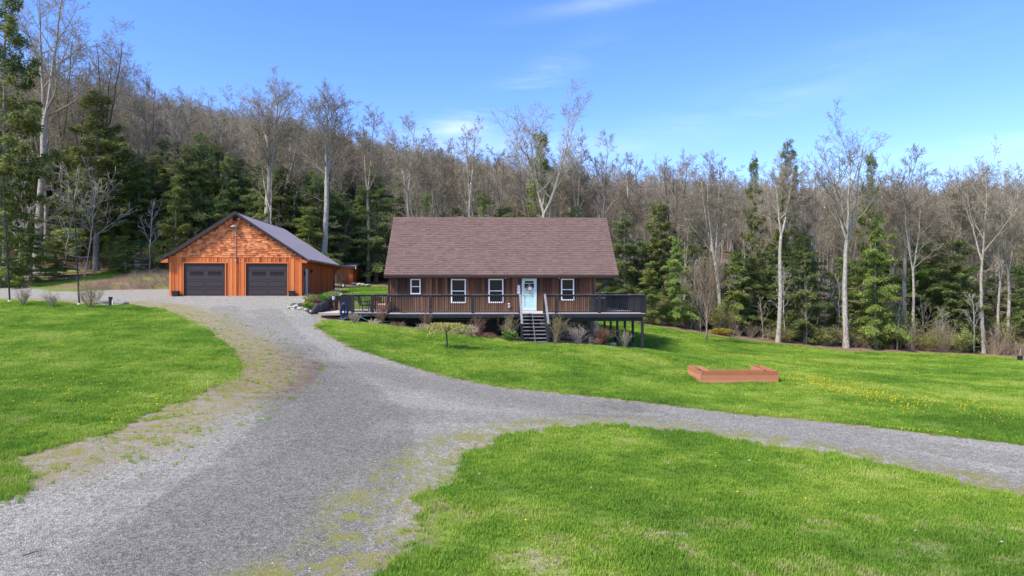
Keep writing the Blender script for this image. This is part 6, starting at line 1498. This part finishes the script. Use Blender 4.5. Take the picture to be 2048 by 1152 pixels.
def zone(x):
    for a_, b_, n_ in zones:
        if a_ <= x < b_: return n_
    return zones[0][2] if x < 0 else zones[-1][2]
def inframe(x, y, m=1.06): return abs(x) < .75 * y * m
HN = [(84, 'tallest pale left trunk'), (192, 'big broad pine'), (250, 'small light hemlock'), (302, 'left bank sapling'), (352, 'light hemlock left of the garage'), (402, 'broad dark hemlock'), (450, 'garage roof peak'), (540, 'thick trunked tree over the garage'), (590, 'garage roof slope'), (650, 'round crowned pale tree'), (700, 'small cedar shed'), (752, 'wide green hemlock'), (820, 'left end of the house roof'), (890, 'broken pale trunk over the roof'), (942, 'narrow tree over the roof'), (1010, 'middle of the house roof'), (1082, 'wide V crowned tree'), (1150, 'right part of the house roof'), (1220, 'right end of the house roof'), (1285, 'deck corner on the right'), (1352, 'dark many stemmed tree'), (1413, 'young fan shaped tree'), (1440, 'low forking pale tree'), (1505, 'narrow dark pine'), (1560, 'bright pale trunk'), (1610, 'blue green hemlock'), (1650, 'crooked brown tree'), (1692, 'tallest bare tree on the right'), (1752, 'light broad hemlock'), (1812, 'patchy grey trunk'), (1868, 'leaning bare tree'), (1920, 'wide blue green hemlock'), (1985, 'purple grey crowned tree'), (2040, 'far right marker post')]
used_l = {}
def relabel(kindtxt, x, y):
    px_ = 1024 + x / y * F; d_, nm = min((abs(px_ - a), b) for a, b in HN); a = dict((b, a) for a, b in HN)[nm]
    side = 'right behind' if d_ < 8 else ('left of' if px_ < a else 'right of'); far = y - float(edgeY(x)); dp = 'front row' if far < 5 else ('mid wood' if far < 15 else 'deep in')
    l = f"{kindtxt} {dp}, {side} the {nm}" if px_ > -60 and px_ < 2110 else f"{kindtxt} {dp}, beyond the picture edge near the {nm}"
    return ' '.join(l.split()[:16])
placed = []
def place(n, dmin, dmax, sep, fn, bias=1.6, xr=(-72, 70)):
    c = tries = 0
    while c < n and tries < n * 40:
        tries += 1; x = random.uniform(*xr); y = float(edgeY(x)) + dmin + (dmax - dmin) * random.random() ** bias
        if not inframe(x, y, 1.12) or any((x - a_) ** 2 + (y - b_) ** 2 < sep * sep for a_, b_ in placed): continue
        if -19.8 < x + .05 * 0 < -12 and y < 87: continue
        placed.append((x, y)); fn(x, y, c); c += 1
def f_bare(x, y, c):
    p_ = random.random() < .3; v = random.choice(genp if p_ else gen)
    left = np.interp(x, [-60, -35, -22, -10, 10, 25, 42, 56], [1.12, 1.06, .98, .88, .86, .90, .86, .76])
    plant_tree('bare_tree', v, x, y, random.uniform(.76, 1.03) * left, None, relabel(('thin pale' if p_ else 'grey brown') + ' bare tree', x, y), group=f"{'pale' if p_ else 'grey'} bare trees in the wood {zone(x)}")
def f_con(x, y, c):
    kd = random.choices(('hemlock', 'brightfir', 'pine'), (7, 3, 1.2))[0]; v = cvar[kd, random.randrange(3 if kd == 'hemlock' else 2)]
    tgt = random.uniform(7, 12) * float(np.interp(x, [-55, -30, 0, 60], [1.35, 1.15, .95, .9])); s_ = tgt / hgt[kd][0] * (1.15 if kd == 'pine' else 1)
    nm = 'pine_tree' if kd == 'pine' else 'hemlock_tree'
    plant_tree(nm, v, x, y, s_, None, relabel({'hemlock':'dark green hemlock','brightfir':'light green hemlock','pine':'dark pine'}[kd], x, y), sxy=s_ * 1.35, group=f"{ {'hemlock':'dark hemlocks','brightfir':'light hemlocks','pine':'pines'}[kd] } in the wood {zone(x)}")
place(60, 2.5, 28, 2.3, f_con, 1.3, (-72, -22)); place(60, 3.5, 28, 2.3, f_con, 1.3, (-30, 70))
place(170, 1.5, 42, 1.9, f_bare, 1.15)
# saplings and bare bushes at the wood's edge
sap = [bare_tree(700 + k * 5, 6.5, .30, 1.1, (random.uniform(-.5, .5), 0), .045, 1, 9, dict(CFlo, kids=[5, 4, 0]), 'palewood', .8, rmin=.010, lowbits=2, twig='palewood' if k % 2 else 'greytwig') for k in range(4)]
def bush(seed, h, r, n, mat='brushtwig', leafn=0, leafm='bushleaf', vase=.5, sides=3, rr=.011, kids=(4, 3, 0), leaf=(.05, .022)):
    w_ = Wood(seed); cf = dict(seg=[4, 3, 2], wob=[.13, .2, .25], up=[.08, .06, .03], sides=[4, 3, 3], kids=list(kids), t0=[.25, .2, 0], ang=[(15, 40), (20, 50), (0, 0)], len=[.45, .45, 0])
    for i in range(n):
        a = w_.r.uniform(0, 6.28); rr_ = w_.r.random(); t = vase * rr_ + .05; d = Vector((cos(a) * t, sin(a) * t, 1)).normalized()
        w_.limb((cos(a) * .1 * r * rr_, sin(a) * .1 * r * rr_, -.05), tuple(d), h * w_.r.uniform(.6, .95), rr, 0, cf, rr * .42)
    me = tubes_mesh('stems', w_.g, M[mat]); lf = None
    if leafn:
        tp = np.array(w_.tips); c = tp[rng.integers(0, len(tp), leafn)] + rng.normal(size=(leafn, 3)) * .09 * h * .5; lf = tri_mesh('leaves', c, rvec(leafn) * leaf[0], rvec(leafn) * leaf[1], M[leafm])
    return me, lf
bb = [bush(800 + k, 2.4, 1, 26, 'brushtwig', vase=.8, rr=.014) for k in range(4)]
bl_ = [bush(820 + k, 2.6, 1, 22, 'olivetwig', 2600, vase=.7, rr=.014, leaf=(.06, .03)) for k in range(3)]
def sapling(x, y, c): plant_tree('sapling', sap[c % 4], x, y, random.uniform(.6, 1.25), None, relabel('thin bare sapling', x, y), 'sapling', f"saplings at the wood edge {zone(x)}")
def brush(x, y, c): plant_tree('bare_bush', bb[c % 4], x, y, random.uniform(.5, 1.6), None, relabel('tangled brown bare bush', x, y), 'bush', f"brown bushes at the wood edge {zone(x)}", sxy=random.uniform(.7, 1.3))
def lbrush(x, y, c): plant_tree('leafing_bush', bl_[c % 3], x, y, random.uniform(.5, 1.35), None, relabel('pale green leafing bush', x, y), 'bush', f"leafing bushes at the wood edge {zone(x)}", sxy=random.uniform(.8, 1.5))
placed.clear(); place(120, .2, 14, .9, sapling, 1.5); place(110, .1, 8, .9, brush, 1.3); place(45, .3, 9, 1.2, lbrush, 1.4, (-72, 8)); place(45, .2, 7, 1.2, lbrush, 1.4, (8, 60))
# undergrowth: countless brush, stuff
x = rng.uniform(-78, 78, 2600); dpt = rng.random(2600) ** 1.3 * 34; y = edgeY(x) + .3 + dpt
keep = (np.abs(x) < .82 * y) & ~((x > -20.5) & (x < -12) & (y < 88)); x, y = x[keep], y[keep]
ubm = [bush(850 + k, 1.5, 1, 16, 'brushtwig', vase=1.1, rr=.012, kids=(3, 2, 0))[0] for k in range(3)] + [bush(860 + k, 1.6, 1, 12, 'twig', vase=.9, rr=.012, kids=(3, 2, 0))[0] for k in range(2)]
scatter('undergrowth', np.stack([x, y, H(x, y) - .05], 1), rng.uniform(.4, 1.2, len(x)), rng.uniform(0, 6, len(x)), ubm, 'brown leafless undergrowth below the trees', 'undergrowth')
# bank left: brush heap on the slope left of the garage, rough weeds
x = rng.uniform(-52, -25.5, 900); y = rng.uniform(58, 72, 900); pk = (sd_drive(x, y) < -.3) & (poly_sd(rough, x, y) < -.3) & ((x > -37) | (rng.random(900) < .22)); x, y = x[pk], y[pk]
scatter('bank_brush', np.stack([x, y, H(x, y) - .05], 1), np.stack([rng.uniform(.4, .8, len(x))] * 2 + [rng.uniform(.18, .5, len(x))], 1), rng.uniform(0, 6, len(x)), ubm[:3], 'dry brown stems covering the bank left of the garage', 'brush')
# far wooded hill: one mass
lo = [bare_tree(900 + k * 3, 19, .42, 3.2, (random.uniform(-.6, .6), 0), .17, 2, 6, dict(CFlo, kids=[7, 5, 0]), 'bark', .9, rmin=.017, lowbits=1, bud=(700 if k == 2 else 0)) for k in range(4)]
def joined(parts):
    """trunk and crown as one mesh for the far mass"""
    import bmesh; bm = bmesh.new(); off = 0; me = bpy.data.meshes.new('far_tree')
    for i, m_ in enumerate(p for p in parts if p is not None):
        k0 = len(bm.faces); bm.from_mesh(m_); bm.faces.ensure_lookup_table()
        for f in bm.faces[k0:]: f.material_index = i
        me.materials.append(m_.materials[0])
    bm.to_mesh(me); bm.free(); return me
lom = [joined(t) for t in lo]
fc = conifer(990, 14, 3.4, .05, kind='hemlock', nleaf=2600, leaf=(.34, .12), n=60)
x = rng.uniform(-230, 230, 9000); d = rng.random(9000) ** .8; y = edgeY(x) + 34 + d * 190
keep = (np.abs(x) < .95 * y); x, y = x[keep], y[keep]; x, y = x[:4900], y[:4900]
x2 = np.concatenate([rng.uniform(-170, -56, 700), rng.uniform(50, 150, 500)]); y2 = np.where(x2 < 0, rng.uniform(72, 130, 1200), rng.uniform(60, 120, 1200)); k2 = (np.abs(x2) > .86 * y2) & (np.abs(x2) < 1.5 * y2); x, y = np.concatenate([x, x2[k2]]), np.concatenate([y, y2[k2]]); print('far trees', len(x))
scatter('far_wood', np.stack([x, y, H(x, y) - .2], 1), rng.uniform(.72, 1.08, len(x)), rng.uniform(0, 6, len(x)), lom, 'hazy brown mass of bare trees covering the hill behind', 'woods')
x = rng.uniform(-120, 120, 700); y = edgeY(x) + 26 + rng.random(700) ** 1.2 * 110; keep = (np.abs(x) < .82 * y) & (rng.random(700) < np.interp(x, [-80, 0, 60], [.6, .2, .22])); x, y = x[keep], y[keep]
scatter('far_evergreens', np.stack([x, y, H(x, y) - .2], 1), rng.uniform(.6, 1.1, len(x)), rng.uniform(0, 6, len(x)), [joined(fc)], 'dark evergreens scattered through the wooded hill', 'woods')

# ------------------------------------------------------------------ garden shrubs by the deck and lawn
def shrub(px_, Y, pytop, hwpx, n, mat, lab, vase=.5, leafn=0, leafm='bushleaf', rr=.012, seed=1, kids=(4, 3, 0), name='shrub', leaf=(.03, .014), group=None):
    x = (px_ - 1024) / F * Y; z = h1(x, Y); h_ = top_h(px_, pytop, Y) - z; st, lf = bush(seed + int(px_), h_, hwpx / F * Y, n, mat, leafn, leafm, vase, 3, rr, kids, leaf)
    co = np.empty(len(st.vertices) * 3, np.float32); st.vertices.foreach_get('co', co); co = co.reshape(-1, 3); hw = np.percentile(np.abs(co[:, 0]), 96); s_ = hwpx / F * Y / max(hw, .01)
    e = empty(name, (x, Y, z), 0, label=lab, cat='shrub', group=group); e.scale = (min(s_, 2.2), min(s_, 2.2), h_ / max(co[:, 2].max(), .1)); put('stems', st, e)
    if lf is not None: put('leaves', lf, e)
    return e
shrub(708, 40.2, 622, 13, 16, 'greytwig', 'sprawling grey bare shrub right beside the blue hose', .9, rr=.016)
shrub(762, 39.6, 600, 15, 20, 'brntwig', 'brown bare shrub in front of the deck corner post left', .55)
shrub(853, 38.9, 612, 12, 18, 'brntwig', 'brown bare shrub behind the left end of the weeping tree', .5)
shrub(957, 38.6, 622, 16, 22, 'brntwig', 'brown vase shaped bare shrub right of the weeping tree', .6)
shrub(1018, 38.4, 625, 19, 24, 'olivetwig', 'tall olive bare shrub just left of the deck stairs', .42, rr=.014)
shrub(1112, 38.2, 624, 22, 40, 'olivetwig', 'dense tall bare shrub just right of the deck stairs', .42, rr=.013)
shrub(1155, 38.6, 648, 19, 26, 'greytwig', 'pale pinkish grey bare shrub in front of the stone foundation', .75, rr=.017)
shrub(1207, 39.8, 650, 15, 60, 'brntwig', 'dense rounded brown twiggy shrub right of the thick deck post', .5, 500, 'rustleaf', kids=(5, 4, 0))
shrub(1250, 40.0, 655, 14, 20, 'greytwig', 'pale twiggy shrub between the deck posts on the right', .6, 260, 'bushleaf', leaf=(.02, .01))
def tuft_plant(px_, Y, hh_, rad, n, mat, lab, leaf=(.13, .012), up=.9, cat='plant', blooms=None):
    x, y = XY(px_, Y); return plant('perennial', x, y, h1(x, y), n, hh_, rad, mat, lab, cat, leaf, blooms, up)
tuft_plant(748, 38.9, .35, .42, 160, 'strawgrass', 'straw coloured grass tuft at the lawn edge under the left deck')
tuft_plant(796, 38.8, .28, .55, 260, 'rustleaf', 'low rusty dried plant under the deck left of the weeping tree', (.07, .012))
tuft_plant(842, 38.3, .45, .30, 120, 'strawgrass', 'dry yellow tuft below the left tips of the weeping tree')
tuft_plant(906, 38.4, .55, .60, 200, 'strawgrass', 'loose pale straw tuft right of the mossy grey rock')
tuft_plant(939, 37.9, .68, .52, 420, 'strawgrass', 'big pinkish straw grass fountain in the mulch', (.2, .011), 1.1, 'grass')
tuft_plant(976, 38.2, .36, .58, 320, 'rustleaf', 'low rusty red dried plant between straw grass and the olive shrub', (.06, .018))
tuft_plant(1020, 37.5, .62, .50, 620, 'perennial', 'leafy green shrub with cream blooms beside the stairs', (.07, .028), .7, 'shrub', (9, 'cream', .09))
tuft_plant(1196, 39.6, .36, .42, 320, 'rustleaf', 'orange brown leafy plant at the foot of the thick deck post', (.06, .02))
# left lawn shrubs
shrub(46, hit(46, 611)[1], 573, 12, 26, 'greytwig', 'small upright bare shrub right of the leftmost pole', .35, rr=.013, name='bare_shrub')
shrub(104, hit(104, 614)[1], 580, 13, 22, 'greytwig', 'small bare shrub midway between the two tall poles', .5, rr=.012, name='bare_shrub')
shrub(181, hit(181, 616)[1], 556, 25, 34, 'olivetwig', 'large vase shaped bare shrub right of the second tall pole', .7, rr=.014, name='bare_shrub')
# young fan shaped tree on the right lawn
x, y = hit(1413, 682); z = h1(x, y); Ht = top_h(1413, 500, y) - z
w_ = Wood(42); cf = dict(seg=[6, 4, 3], wob=[.06, .1, .15], up=[.07, .06, .04], sides=[5, 3, 3], kids=[9, 5, 0], t0=[.15, .15, 0], ang=[(15, 30), (18, 38), (0, 0)], len=[.42, .42, 0])
for i in range(20):
    a_ = random.uniform(0, 6.28); t_ = random.uniform(.08, .62); hh2 = random.uniform(.9, 2.6); w_.limb((0, 0, hh2), tuple(Vector((cos(a_) * t_, sin(a_) * t_, 1)).normalized()), (Ht - hh2) * (1.0 - .42 * t_) * random.uniform(.75, 1.0), .035, 0, cf, .010)
yt = empty('young_tree', (x, y, z), 0, label='young fan shaped tree with fine reddish upright twigs on the right lawn', cat='tree')
put('crown', tubes_mesh('crown', w_.g, M['brushtwig']), yt); MB().tube([(0, 0, -.1), (.02, 0, .8), (0, 0, 2.4), (.05, 0, Ht * .55)], [.10, .075, .06, .02], 8).build('trunk', M['bark'], yt, smooth=True)
tp = np.array(w_.tips); sel = tp[rng.integers(0, len(tp), 900)] + rng.normal(size=(900, 3)) * .12; put('buds', tri_mesh('buds', sel, rvec(900) * .04, rvec(900) * .03, M['budleaf']), yt)
x, y = hit(1447, 672); y += .8; gj = empty('golden_juniper', (x, y, h1(x, y)), 0, label='low golden yellow spreading shrub at the wood edge behind the young tree', cat='shrub')
put('leaves', tuft_mesh('leaves', 1600, .62, 1.25, M['goldleaf'], (.10, .035), .4), gj)
# weeping tree with flat umbrella crown
x, y = hit(893.5, 698); z = h1(x, y); wtz = top_h(893, 641, y) - z; R_ = 55 / F * y
wt_ = empty('weeping_tree', (x, y, z), 0, label='small weeping tree with flat yellow green umbrella crown on a thin trunk', cat='tree')
MB().tube([(0, 0, -.1), (.02, 0, .4), (-.03, 0, .8), (0, 0, wtz * .82)], [.05, .038, .035, .03], 8).build('trunk', M['darkbark'], wt_, smooth=True)
w_ = Wood(5); Cs, Ds = [], []
for i in range(64):
    a_ = random.uniform(0, 6.28); L_ = random.uniform(.45, 1.0); ex_ = R_ * L_ * (1.0 if cos(a_) > 0 else .98); pts = []
    drp = random.uniform(.12, .45)
    for k in range(7):
        t = k / 6; pts.append((cos(a_) * ex_ * t, sin(a_) * ex_ * .62 * t, wtz * .80 + .22 * sin(t * 2.2) * (1.1 - L_ * .5) - drp * t ** 3))
    w_.add(pts, [.014 * (1 - .8 * k / 6) + .003 for k in range(7)], 3)
    for k in range(60):
        t = random.random() ** .7; f = t * 6; j = min(5, int(f)); f -= j; p_ = np.array(pts[j]) * (1 - f) + np.array(pts[j + 1]) * f
        hang = random.random() ** 2 * .22; Cs.append(p_ + np.array([random.gauss(0, .045), random.gauss(0, .045), random.gauss(0, .03) - hang])); Ds.append((random.gauss(0, .4), random.gauss(0, .4), -.8))
put('branches', tubes_mesh('branches', w_.g, M['olivetwig']), wt_); Cs = np.array(Cs); Ds = np.array(Ds); Ds /= np.linalg.norm(Ds, axis=1, keepdims=True); Wv = np.cross(Ds, rvec(len(Ds))); Wv /= np.linalg.norm(Wv, axis=1, keepdims=True)
put('crown', tri_mesh('crown', Cs, Ds * .055, Wv * .016, M['weepleaf']), wt_)
# white bare sapling and dead pale branchy tree at left
x, y = XY(298, 70); plant_tree('sapling', sap[1], x, y, 1.25, 1, 'whitish bare sapling beside the garage at the left', 'sapling')
for k, (px_, Y, s_, lb) in enumerate(((52, 67, 1.5, 'dead pale branchy tree left of the tallest pale trunk'), (170, 68, 1.35, 'dead pale branchy tree between the hemlocks near the second tall pole'), (125, 70, 1.5, 'dead pale branchy tree behind the small dark hemlock'))):
    dt = bare_tree(950 + k, 7.5, .25, 2.6, (random.uniform(-1, 1), 0), .05, 1, 9, dict(CFlo, up=[.0, .0, .0], kids=[7, 5, 0]), 'palewood', rmin=.012, twig='palewood'); x, y = XY(px_, Y); plant_tree('dead_tree', dt, x, y, s_, None, lb)
_by = {}
for o in bpy.data.objects:
    if o.parent is None and o.get('label') and o.get('group'): _by.setdefault(o['label'], []).append(o)
for l_, os_ in _by.items():                 # what would share a label is told apart by how near it stands
    if len(os_) < 2: continue
    os_.sort(key=lambda o: o.location.y); w_ = ['nearer', 'farther'] if len(os_) == 2 else ['nearest', 'second nearest', 'third nearest', 'fourth nearest', 'fifth nearest', 'sixth nearest', 'seventh nearest'][:len(os_) - 1] + ['farthest']
    for q_, o in zip(w_, os_): o['label'] = ' '.join((q_ + ' ' + l_).split()[:16])
print('objects', len(bpy.data.objects), 'tris~', sum(len(m.polygons) for m in bpy.data.meshes))
